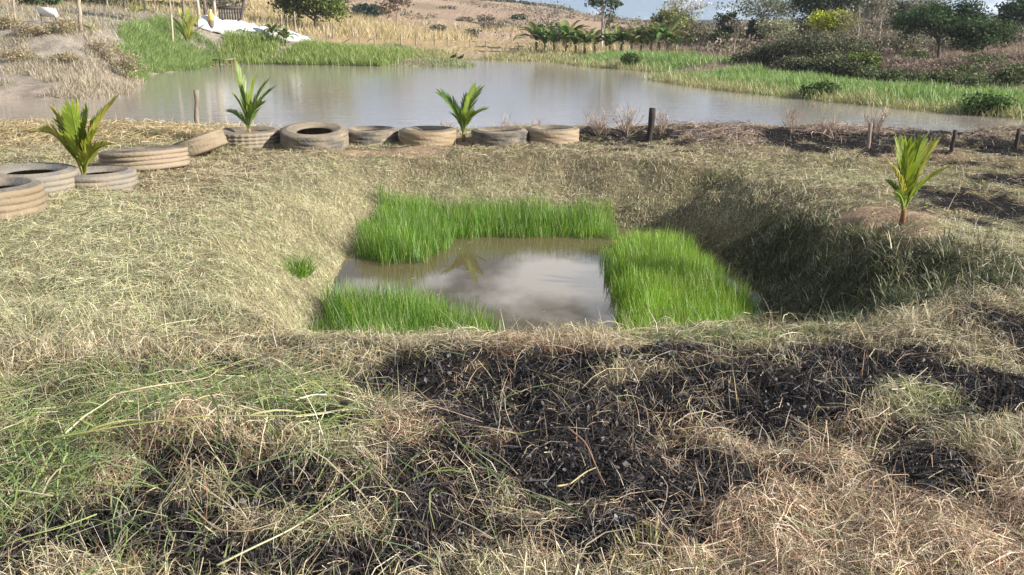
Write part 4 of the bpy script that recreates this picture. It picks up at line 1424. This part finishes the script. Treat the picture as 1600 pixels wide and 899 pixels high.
tree('flat-topped spreading tree on the skyline with thin grey-green foliage', 1192, 100, 4, 104, .42, 2300, .16, [(0.15, 0.17, 0.10), (0.11, 0.13, 0.075), (0.20, 0.21, 0.13)], (0.33, 0.29, 0.25), .14, 26, .09, 120, None, 'tree', 'tree', None, .5)
tree('narrow dark evergreen left of the flat-topped tree', 1132, 84, 22, 30, .85, 1700, .14, DKG, (0.15, 0.12, 0.1), .09, 20, .18)
shrub('dark low bush at the foot of the narrow dark evergreen', 1122, 80, 48, 26, DKG, 1000, .14)
tree('slim bare tree with a straight pale trunk in the brown field', 1148, 70, 30, 28, .5, 120, .12, GRY, (0.42, 0.36, 0.3), .06, 12, .14, 260, [(0.42, 0.36, 0.32)])
tree('small dark round tree below the flat-topped tree', 1183, 82, 36, 28, .85, 1700, .14, DKG, (0.15, 0.12, 0.1), .08, 18, .2)
tree('pale grey-green ball-shaped tree on a thin trunk in the brown field', 1213, 72, 34, 46, .7, 1500, .11, [(0.30, 0.31, 0.18), (0.24, 0.26, 0.14), (0.36, 0.35, 0.24)], (0.4, 0.33, 0.27), .06, 24, .16, 300, [(0.42, 0.38, 0.30)])
tree('big dark tree rising out of the photo behind the yellow-green tree', 1290, 80, -30, 84, .85, 9000, .13, DKG, (0.12, 0.10, 0.08), .18, 34, .15)
tree('yellow-green sunlit tree in front of the big dark tree', 1298, 62, 22, 60, .6, 4000, .09, YLG, (0.26, 0.21, 0.16), .08, 22, .14, 0, None, 'tree', 'tree', None, .6)
tree('bare grey branching tree right of the yellow-green tree', 1342, 60, 8, 62, .8, 150, .1, GRY, (0.40, 0.35, 0.30), .08, 20, .15, 620, [(0.34, 0.28, 0.24), (0.42, 0.36, 0.31)])
tree('slender thin-leaved tree rising behind the bare grey tree', 1375, 82, -6, 44, .7, 700, .16, GRY + OLV, (0.42, 0.38, 0.33), .10, 18, .15, 160)
tree('slender dark-topped tree left of the large round dark green tree', 1416, 84, 4, 40, .7, 900, .16, DKG + GRY[:1], (0.3, 0.26, 0.22), .10, 18, .15, 100)
tree('thin grey-leaved tree touching the round dark green tree on its left', 1437, 78, 2, 34, .7, 650, .15, OLV + GRY, (0.36, 0.32, 0.27), .08, 16, .15, 120)
tree('large round-crowned dark green tree with a forked dark trunk', 1472, 60, 8, 98, .74, 9500, .10, MDG + DKG + [(0.05, 0.11, 0.04)], (0.10, 0.08, 0.07), .13, 30, .13)
tree('dark green tree with a drooping crown right of the large round tree', 1540, 56, 38, 74, .88, 7000, .095, DKG + MDG, (0.12, 0.10, 0.08), .11, 28, .16)
tree('dark tree cut by the right edge of the photo', 1596, 74, 2, 66, .85, 4600, .16, DKG, (0.12, 0.10, 0.08), .13, 22, .16)
tree('small dark tree on the skyline between the two darkest right-hand trees', 1518, 88, 24, 40, .8, 2000, .14, DKG, (0.15, 0.12, 0.1), .1, 14, .18)
tree('pale bare tree on the skyline at the far right', 1566, 96, 32, 34, .6, 80, .12, GRY, PALEB, .09, 14, .15, 260, [PALEB])

# grey scrub woodland in a row behind
for i, px in enumerate(range(975, 1420, 22)):
    shrub('grey-olive leafless scrub in the belt of woodland behind the brown field', px + random.uniform(-6, 6), 104 + random.uniform(-8, 14), random.uniform(30, 46), random.uniform(34, 54),
          OLV + GRY, 950, .16, 200, [(0.33, 0.28, 0.23)], 'grey scrub belt behind the brown field')
hgh = (1385, 1420, 1455, 1490, 1530, 1570, 1600)
for i, px in enumerate(hgh):
    shrub('grey-brown scrub high on the right slope between the trees, ' + nth(i, hgh), px, 72 + random.uniform(-5, 6), random.uniform(46, 60), random.uniform(52, 74),
          OLV + GRY, 1800, .10, 300, [(0.33, 0.27, 0.22)], 'grey-brown scrub high on the right slope')
gtr = [(1262, 30, 50), (1318, 2, 66), (1362, 6, 56), (1398, -8, 58), (1448, 8, 56), (1505, 38, 54), (1530, 46, 50), (1562, 48, 54), (1590, 44, 60), (1345, -4, 60), (1425, -2, 60)]
for i, (px, top, w) in enumerate(gtr):
    tree('thin grey-leaved tree in the woodland behind the right slope, ' + nth(i, gtr), px, 92 + random.uniform(-5, 6), top, w, .85, 1700, .15, OLV + GRY, (0.38, 0.33, 0.28), .10, 24, .17, 260, [(0.36, 0.31, 0.26)], 'tree', 'tree', 'thin grey trees at the back of the right slope')
# dark thicket by the reeds
thk = [(1168, 57, 84, 40), (1192, 55, 76, 48), (1222, 54, 64, 56), (1252, 53, 54, 62), (1284, 52, 50, 64), (1316, 50, 52, 64), (1345, 49, 70, 50), (1300, 47, 84, 66), (1250, 49, 90, 58), (1336, 46, 96, 50)]
for i, (px, Y, top, w) in enumerate(thk):
    shrub('dark olive shrub in the dense thicket behind the reeds, ' + nth(i, thk), px, Y, top, w, DKG + OLV + [(0.09, 0.10, 0.05)], 3000, .075, 420, [(0.24, 0.2, 0.16), (0.33, 0.28, 0.23)], 'dark thicket at the edge of the reeds')
shrub('light green leafy shrub at the right end of the dark thicket', 1352, 46, 82, 40, [(0.18, 0.22, 0.06), (0.14, 0.18, 0.05)], 1500, .09)
# brown leafless shrubs on the right slope
brs = [(1385, 52, 88, 46), (1412, 50, 96, 48), (1440, 49, 102, 48), (1470, 47, 104, 50), (1404, 46, 114, 44), (1438, 44, 120, 46), (1476, 43, 122, 48), (1498, 47, 106, 44),
                                     (1566, 44, 118, 48), (1590, 43, 124, 46), (1590, 50, 84, 50), (1561, 52, 92, 44), (1380, 58, 76, 40)]
brs[10] = (1592, 50, 84, 50)
for i, (px, Y, top, w) in enumerate(brs):
    shrub('leafless pinkish-brown shrub on the right slope, ' + nth(i, brs), px, Y, top, w, BRN, 900, .07, 900, BRN, 'pinkish-brown leafless shrubs on the right slope', tr=.035)
gsl = [(1520, 42, 112, 54), (1512, 48, 92, 46), (1546, 47, 88, 50), (1430, 56, 84, 44), (1612, 40, 118, 40), (1360, 45, 112, 40), (1400, 42, 128, 44), (1460, 39.5, 136, 46), (1540, 37, 140, 48), (1600, 37, 134, 50), (1490, 39, 136, 40)]
for i, (px, Y, top, w) in enumerate(gsl):
    shrub('grey-green shrub among the pinkish-brown scrub on the right, ' + nth(i, gsl), px, Y, top, w, OLV + MDG, 2400, .07, 260, [(0.3, 0.25, 0.2)], 'grey-green shrubs on the right slope')
# green bushes leaning over the water on the right shore
for lab, px, Y, top, w in [('dark green bush overhanging the water in the middle of the right-hand reeds', 1292, 35.2, 138, 44), ('round dark green bush overhanging the water near the right edge of the photo', 1560, 28.6, 150, 64),
                           ('dark green bush on the far shore where the reeds begin', 990, 62, 84, 26)]:
    shrub(lab, px, Y, top, w, [(0.07, 0.13, 0.03), (0.05, 0.10, 0.025), (0.12, 0.17, 0.05)], 2300, .07)
# leaning pale log at the right edge
lg = MB(); b0 = place(1588, 38)
e0 = G(1600, 108, 40) - b0
lg.tube([(0, 0, -.2), e0 * .35 + np.array((.05, 0, 0)), e0 * .7, e0], [.10, .09, .08, .05], 8, (0.42, 0.36, 0.30))
tag(lg.build('bare_trunk', M_BARK, None, b0, True), 'leaning bare pale trunk at the right edge above the reeds', 'dead trunk')

# -- hill side
tree('big green tree hanging into the top of the photo behind the white sheeting', 494, 96, -34, 110, .95, 7500, .2, [(0.13, 0.17, 0.04), (0.09, 0.12, 0.035), (0.20, 0.24, 0.06)], (0.20, 0.17, 0.14), .26, 30, .12)
shrub('dense dark blue-green bush on the lower hillside', 572, 150, 9, 38, [(0.04, 0.075, 0.045), (0.03, 0.055, 0.035)], 2600, .3, tr=.09)
tree('thin reddish tree with sparse leaves on the lower hillside', 620, 140, -12, 46, .85, 600, .26, [(0.16, 0.15, 0.07), (0.30, 0.2, 0.14)], (0.3, 0.22, 0.18), .13, 16, .14, 260, [(0.34, 0.26, 0.22)])
tree('small round dark tree alone on the hillside right of centre', 812, 175, 24, 20, .9, 1400, .3, DKG, (0.12, 0.1, 0.08), .14, 16, .2)
hsb = [(550, 138, 21, 16), (685, 140, 40, 20), (725, 160, 28, 20), (755, 158, 24, 24), (770, 150, 34, 26), (700, 190, 22, 22), (740, 130, 44, 18)]
for i, (px, Y, top, w) in enumerate(hsb):
    shrub('grey-brown scrub bush on the open brown hillside, ' + nth(i, hsb), px, Y, top, w, OLV + BRN, 700, .22, 160, BRN, 'scrub bushes on the open hillside')
for i, px in enumerate(range(690, 885, 12)):
    shrub('dark bush in the tree line along the hill crest', px + random.uniform(-4, 4), 296 + random.uniform(-8, 8), 2 + (px - 690) * .085 + random.uniform(-6, 4), random.uniform(12, 20), DKG + OLV, 500, .5, 0, None, 'tree line on the hill crest', tr=.2)

# -- left shore: thin trunks rising out of the photo
LT = [(268, 66, 30, 'thin straight pale trunk rising from the top of the green mound', (0.44, 0.37, 0.28), .07), (313, 78, 34, 'pale grey trunk left of the yellow jug', (0.50, 0.44, 0.38), .12),
      (324, 84, 40, 'dark trunk behind the yellow jug', (0.2, 0.16, 0.13), .14), (338, 79, 36, 'pale trunk right of the yellow jug', (0.52, 0.46, 0.40), .12), (231, 82, 40, 'slim pale tree on the bare slope above the green mound', (0.46, 0.4, 0.33), .08),
      (174, 86, 40, 'slim grey tree above the far left bank', (0.40, 0.34, 0.28), .07), (200, 92, 44, 'brown tree at the top of the bare slope, left of centre', (0.28, 0.22, 0.17), .11), (290, 88, 46, 'brown tree at the back of the trunk group', (0.26, 0.2, 0.16), .12),
      (247, 96, 46, 'dark tree in the shade at the back of the bare slope', (0.18, 0.14, 0.12), .12)]
for px, Y, w, lab, bk, tr in LT:
    tree(lab, px, Y, -70 - random.uniform(0, 40), w * 1.5, .5, 900, .2, OLV + MDG, bk, tr * 1.35, 16, .14, 80)
tree('dark forked trunk leaning right beside the slatted shed', 373, 80, -60, 60, .55, 700, .2, OLV, (0.13, 0.10, 0.085), .16, 12, .14, 120, None, 'tree', 'tree', None, 1.0, .22)
shrub('dark green bush at the very top left corner', 66, 74, -6, 44, DKG + MDG, 2200, .16)
shrub('dark green undergrowth at the top of the bare slope, first from the left', 150, 94, -4, 60, MDG + OLV, 1500, .2)
shrub('dark green undergrowth at the top of the bare slope, second from the left', 190, 98, -2, 60, MDG + OLV, 1500, .2)
shrub('low scrub at the top of the slope behind the thin trunks', 262, 100, 4, 60, OLV + DKG, 1500, .2)
shrub('scrub behind the slatted shed', 352, 104, -6, 70, OLV + GRY, 1500, .2)
tnb = [(12, 46, 52, 44), (55, 45, 46, 40), (105, 46, 50, 40), (165, 45, 62, 46), (190, 44, 78, 40), (95, 42, 92, 36), (20, 42, 96, 44)]
for i, (px, Y, top, w) in enumerate(tnb):
    shrub('dry tan bush on the eroded far left bank, ' + nth(i, tnb), px, Y, top, w, [(0.38, 0.30, 0.19), (0.32, 0.26, 0.16), (0.26, 0.26, 0.11)], 900, .06, 800, [(0.44, 0.35, 0.24), (0.36, 0.28, 0.20)], 'dry tan bushes on the far left bank', tr=.02)


# ================================================================ banana plants
def banana_template(seed, label):
    random.seed(seed)
    root = thing('banana_plant', label, 'banana plant', (0, 0, 0), 0, 'banana plants in a row on the far shore')
    m = MB()
    m.tube([(0, 0, -.1), (.02, 0, .4), (0, .02, .8)], [.13, .11, .08], 8, (0.30, 0.27, 0.12))
    m.build('pseudostem', M_BARK, root, None, True)
    nl = 12
    for i in range(nl):
        a = i * 2.399 + random.uniform(-.3, .3)
        L = random.uniform(1.5, 2.3); e = random.uniform(.7, 1.4) if i > 2 else random.uniform(1.1, 1.5); dr = random.uniform(.5, 1.9)
        K = 9
        t = np.linspace(0, 1, K)
        el = e - dr * t ** 1.3
        hh = np.cumsum(np.cos(el)) * L / K; zz = np.cumsum(np.sin(el)) * L / K + .72
        C = np.stack([np.cos(a) * hh, np.sin(a) * hh, zz], -1)
        side = np.array((-math.sin(a), math.cos(a), 0))
        wv = np.array([.1, .25, .8, 1, 1, .95, .85, .6, .08]) * .34
        col = np.array(random.choice([(0.10, 0.19, 0.05), (0.14, 0.24, 0.06), (0.07, 0.13, 0.04), (0.20, 0.22, 0.08)])) if i < 10 else np.array((0.30, 0.24, 0.12))
        mm = MB()
        for sg in (-1, 1):
            s = side * sg * .86 + np.array((0, 0, .30))
            mid = C + s[None] * (wv * .5)[:, None]
            mm.ribbons(mid[None], s[None], (wv * .5)[None], (col * random.uniform(.85, 1.15))[None])
        mm.build('leaf', M_LEAF, root)
    return root


ORD = ['first', 'second', 'third', 'fourth', 'fifth', 'sixth', 'seventh', 'eighth', 'ninth', 'tenth', 'eleventh', 'twelfth', 'thirteenth', 'fourteenth', 'fifteenth']
TB = [banana_template(s, 'banana plant') for s in (3, 5, 9)]
bpx = [(838, 44), (852, 56), (866, 50), (886, 42), (900, 54), (914, 50), (930, 54), (954, 56), (972, 48), (988, 52), (1003, 52), (1018, 48), (1030, 44), (1044, 42), (1058, 58)]
for i, (px, top) in enumerate(bpx):
    Y = 84 - (px - 838) * .035 + random.uniform(-1, 1)
    p = place(px, Y)
    sc = max(.8, (G(px, top, Y)[2] - p[2]) / 2.0)
    lab = ORD[i] + ' banana plant from the left in the row on the far shore'
    rz = random.uniform(0, 6); sc *= 1.12
    if i < 3:
        o = TB[i]; o.location = [float(v) for v in p]; o.rotation_euler = (0, 0, rz); o.scale = (sc,) * 3; o['label'] = lab
    else:
        copy_thing(TB[i % 3], p, rz, lab, sc)
for i, (px, top, Y) in enumerate([(425, 34, 74), (445, 42, 73), (380, 46, 74), (355, 46, 75)]):
    p = place(px, Y)
    sc = max(.3, (G(px, top, Y)[2] - p[2]) / 2.25)
    o = copy_thing(TB[i % 3], p, random.uniform(0, 6), ['tallest', 'rightmost', 'middle', 'leftmost'][i] + ' small banana sprout in front of the white sheeting', sc)
    o['group'] = 'banana sprouts by the white sheeting'

# small palms on the left slope
def far_palm(label, px, Y, y0, tips):
    p = place(px, Y)
    palm(label, p, tips, YG, Y, .25, .8, (0.30, 0.22, 0.10), False)


far_palm('small bushy palm at the top of the bare left slope', 213, 70, 30, [(198, 10, .5, .1), (206, 4, 0, 0), (216, 3, 0, 0), (226, 8, .3, .1), (232, 16, 0, .1), (196, 20, 0, .15)])
far_palm('tiny yellow palm on the far left bank beside the thick post', 143, 47, 45, [(128, 40, .2, .1), (137, 33, 0, 0), (148, 33, 0, 0), (158, 40, .2, .1), (132, 47, -.2, .15), (154, 48, -.2, .15)])
far_palm('yellow-green palm beside the thin pale trunk on the green mound', 292, 68, 50, [(270, 30, .3, .1), (280, 20, 0, 0), (296, 18, 0, 0), (310, 28, .3, .1), (316, 42, 0, .15), (275, 44, 0, .2), (300, 30, -.5, .1)])

# ================================================================ far fence, sheeting, jetty, birds
fp = [(411, 50, 20, 84), (439, 52, 22, 86), (449, 52, 24, 92), (461, 50, 18, 80), (510, 64, 35, 82), (520, 60, 36, 88), (551, 58, 40, 92), (561, 75, 44, 76), (585, 71, 51, 84), (627, 76, 52, 88), (650, 74, 54, 92), (679, 76, 58, 90),
      (699, 76, 58, 92), (735, 80, 62, 92), (759, 80, 64, 94), (815, 87, 77, 88), (850, 88, 78, 88), (786, 84, 70, 92)]
for i, (px, y0, y1, Y) in enumerate(sorted(fp)):
    post('weathered pole in the wire fence across the far meadow, ' + ['leftmost', 'second', 'third', 'fourth', 'fifth', 'sixth', 'seventh', 'eighth', 'ninth', 'tenth', 'eleventh', 'twelfth', 'thirteenth', 'fourteenth', 'fifteenth', 'sixteenth', 'seventeenth', 'rightmost'][i] + (' from left' if 0 < i < 17 else ''),
         px, y0, y1, 2.2, Y, random.uniform(-1, 1), (0.36, 0.30, 0.23), 'fence pole', 'fence_pole', 'fence poles across the far meadow')
for lab, a, b_ in [('slanting brace rail left of the dark fence pole on the shore', (534, 68, 76.5), (559, 54, 76.5)), ('slanting brace rail right of the dark fence pole on the shore', (574, 65, 83), (585, 55, 83)), ('fallen rail lying along the far shore', (570, 76, 77), (608, 80, 76))]:
    A = G(*a); B = G(*b_)
    m = MB(); m.tube([(0, 0, 0), (B - A) * .5, B - A], [.045, .04, .035], 6, (0.42, 0.36, 0.26))
    tag(m.build('fence_rail', M_WOOD, None, A), lab, 'rail')
post('thick pale post on top of the far left bank', 126, 46, -6, 5.5, 46.5, -3, (0.42, 0.35, 0.26), 'post', 'fence_post', 'posts on the far left bank')
post('thin pale post at the top left corner', 24, 34, -6, 3.5, 49, -4, (0.42, 0.35, 0.26), 'post', 'fence_post', 'posts on the far left bank')

# white plastic sheeting, a long crumpled heap
A = place(312, 74); B = place(500, 76)
nu, nv = 90, 16
uu = np.linspace(0, 1, nu)[:, None]; vv = np.linspace(0, 1, nv)[None, :]
ax = (B - A)[:2]; ln = np.linalg.norm(ax); ax = ax / ln; pr = np.array((-ax[1], ax[0]))
wid = 2.4 - .9 * uu
X = A[0] + ax[0] * ln * uu + pr[0] * (vv - .5) * wid; Yv = A[1] + ax[1] * ln * uu + pr[1] * (vv - .5) * wid
hgt = (np.interp(uu, [0, .06, .3, .55, .8, 1], [.5, .95, 1.0, 1.05, .75, .12])) * (1 - np.abs(vv * 2 - 1) ** 2.2) + .06
hgt = hgt + (fbm(X * 1.0, Yv, 2.2, 4, 801) - .5) * .38 * np.minimum(1, hgt * 2) + (fbm(X * 3 + Yv * 2, Yv * .7, 1.4, 3, 803) - .5) * .22
Z = H(X, Yv) + np.maximum(hgt, .03)
i0 = np.arange(nu - 1)[:, None] * nv + np.arange(nv - 1)[None, :]
Fq = np.stack([i0, i0 + nv, i0 + nv + 1, i0 + 1], -1).reshape(-1, 4)
V = np.stack([X, Yv, Z], -1).reshape(-1, 3)
me = fast_mesh('white_sheeting', V - A, Fq, np.full((len(V), 3), .6), True)
o = link('white_sheeting', me, M_SHEET, None, A)
sm = o.modifiers.new('thick', 'SOLIDIFY'); sm.thickness = .02
tag(o, 'long crumpled heap of white plastic sheeting on the far left shore', 'plastic sheet')

# white board with dark legs, far left bank
p = place(77, 48)
root = thing('white_board', 'white slanted board propped on dark legs on the far left bank', 'board', p)
m = MB()
M1 = Matrix.Rotation(R(-48), 4, 'X') @ Matrix.Rotation(R(6), 4, 'Y')
m.box((0, 0, .46), (.95, .62, .03), (0.8, 0.8, 0.8), M1); m.build('panel', M_SHEET, root)
m = MB(); m.box((.46, 0.05, .40), (.03, .50, .30), (0.74, 0.74, 0.76), M1); m.build('side_flap', M_SHEET, root)
for sx in (-.38, .40):
    m = MB(); m.tube([(sx, .1, -.05), (sx, .1, .42)], [.025, .02], 6, (0.08, 0.07, 0.06)); m.build('leg', M_WOOD, root)

# yellow jug by the trunks
p = place(332, 73.5)
root = thing('yellow_jug', 'yellow jug with pale top standing among the trunks by the white sheeting', 'jug', (p[0], p[1], p[2] + .75))
m = MB(); m.lathe([(0, 0), (.20, .0), (.24, .08), (.24, .42), (.18, .56), (.09, .62)], 16, (0.75, 0.50, 0.03)); m.build('body', M_SHEET, root, None, True)
m = MB(); m.lathe([(.09, .60), (.10, .74), (.08, .86), (.0, .88)], 14, (0.75, 0.7, 0.6)); m.build('neck', M_SHEET, root, None, True)
m = MB(); m.lathe([(0, -.8), (.28, -.8), (.26, -.3), (.22, 0.0), (0, 0.002)], 10, (0.22, 0.17, 0.13)); m.build('stump', M_BARK, root, None, True)

# dark slatted shed
p = place(362, 86)
root = thing('slatted_shed', 'small dark shed of upright slats behind the white sheeting', 'shed', p)
for i in range(9):
    m = MB(); m.box((-1.0 + i * .25, 0, .75), (.17, .04, 1.6 + random.uniform(-.12, .12)), np.array((0.10, 0.095, 0.11)) * random.uniform(.7, 1.5)); m.build('slat', M_WOOD, root)
m = MB(); m.box((0, .12, 1.1), (2.2, .06, .08), (0.12, 0.1, 0.09)); m.build('rail', M_WOOD, root)
m = MB(); m.box((0, .75, 1.62), (2.5, 1.7, .06), (0.14, 0.12, 0.11), Matrix.Rotation(R(6), 4, 'X')); m.build('roof', M_WOOD, root)

# little jetty
p = P(352, 104, LAKE_Z)
root = thing('jetty', 'small wooden jetty of grey planks on stilts at the left shore', 'jetty', p)
for i in range(5):
    m = MB(); m.box((-.05 + random.uniform(-.08, .08), -.4 + i * .2, .50 + random.uniform(-.02, .03)), (1.5, .17, .05), np.array((0.30, 0.25, 0.21)) * random.uniform(.8, 1.2), Matrix.Rotation(random.uniform(-.05, .05) - .05, 4, 'Y'))
    m.build('plank', M_WOOD, root)
for (a, b_) in [(-.55, -.35), (.05, -.4), (.6, -.35), (.6, .35), (-.5, .35)]:
    m = MB(); m.tube([(a * 1.05, b_, -.7), (a, b_, .5)], [.045, .04], 6, (0.22, 0.14, 0.09)); m.build('stilt', M_WOOD, root)


# two black birds on the spit
def bird(label, px, py, Y, face):
    p = place(px, Y)
    root = thing('bird', label, 'bird', (p[0], p[1], p[2]), 0, 'birds on the spit')
    me = bpy.data.meshes.new('body')
    pts = [(-.34, .24), (-.18, .30), (0, .36), (.13, .42), (.19, .52), (.22, .58), (.31, .57)]
    rad = [.02, .09, .13, .11, .05, .045, .012]
    m = MB()
    t = np.linspace(0, len(pts) - 1, 19)
    C = np.stack([np.interp(t, range(len(pts)), [q[0] * face for q in pts]), np.zeros(19), np.interp(t, range(len(pts)), [q[1] for q in pts])], -1)
    C[1:-1] = .25 * C[:-2] + .5 * C[1:-1] + .25 * C[2:]
    m.tube(C, np.interp(t, range(len(pts)), rad), 10, (0.012, 0.012, 0.013))
    m.build('body', M_FEATHER, root, None, True)
    for s in (-1, 1):
        m = MB(); m.tube([(.0, s * .05, .30), (-.02 * face, s * .05, .14), (.01 * face, s * .05, -.02)], [.03, .014, .012], 6, (0.03, 0.028, 0.026)); m.build('leg', M_FEATHER, root)
        m = MB()
        q = np.linspace(0, 1, 6)[:, None]
        W = np.array((.1 * face, s * .12, .40)) * (1 - q) + np.array((-.34 * face, s * .06, .22)) * q
        m.tube(W, np.array([.03, .055, .06, .05, .03, .008]), 7, (0.01, 0.01, 0.011)); m.build('wing', M_FEATHER, root, None, True)


bird('black bird standing on the spit, left one of the pair', 708, 84, 78, 1)
bird('black bird standing on the spit, right one of the pair', 720, 85, 78, 1)

# dry ground cover on the slope behind the far left bank
far_grass('slope_grass', 'thin dry grass on the bare slope below the left-hand trunks',
          w_poly([G(-60, 40, 54), G(180, 40, 54), G(250, 40, 72), G(330, 42, 72), G(330, 20, 100), G(-60, 5, 100)]), 15000, (.15, .6), (.025, .06),
          [(0.42, 0.34, 0.22), (0.34, 0.29, 0.19), (0.24, 0.25, 0.11), (0.30, 0.24, 0.17)], (.6, 1.5), (.2, 1.4), M_STRAW, 3)

# ================================================================ air
hm, hnt, hout = new_mat('air')
pv = N(hnt, 'ShaderNodeVolumePrincipled')
pv.inputs['Color'].default_value = (0.80, 0.87, 1.0, 1)
pv.inputs['Density'].default_value = 0.00028
pv.inputs['Anisotropy'].default_value = 0.2
hnt.links.new(pv.outputs[0], hout.inputs['Volume'])
mb = MB()
mb.box((0, 780, 39), (4200, 2500, 90), (1, 1, 1))
hz_ = mb.build('haze', hm)
hz_['kind'] = 'stuff'

# scattered scrub over the brown hill and the field behind the reeds: one far mass
def far_scrub(name, label, n, x0, x1, y0, y1, thr, pal, hh, leaf):
    x = RNG.uniform(x0, x1, n * 6); y = y0 * (y1 / y0) ** RNG.random(n * 6)
    k = fbm(x, y * .7, .09, 4, 921) > thr
    x, y = x[k][:n], y[k][:n]; n = len(x)
    m = 10
    ctr = np.repeat(np.stack([x, y, H(x, y)], -1), m, 0)
    s = RNG.uniform(.4, 1.2, n).repeat(m)
    ctr = ctr + RNG.normal(0, 1, (n * m, 3)) * np.array((.5, .5, .0)) * s[:, None]
    ctr[:, 2] += RNG.random(n * m) * hh * s
    u = unit(RNG.normal(0, 1, (n * m, 3))); v = unit(np.cross(u, RNG.normal(0, 1, (n * m, 3))))
    mbq = MB(); mbq.quads(ctr, u * leaf, v * leaf, np.repeat(pick(np.array(pal), n), m, 0))
    tag(mbq.build(name, M_LEAF), label, 'scrub', kind='stuff')


far_scrub('hill_scrub', 'scattered low scrub over the brown hillside', 1500, -110, 45, 130, 300, .55, OLV + BRN + BRN, .9, .22)
far_scrub('field_scrub', 'low brown and olive scrub over the field on the right', 3000, 8, 75, 62, 130, .44, OLV + BRN + BRN, 1.3, .16)
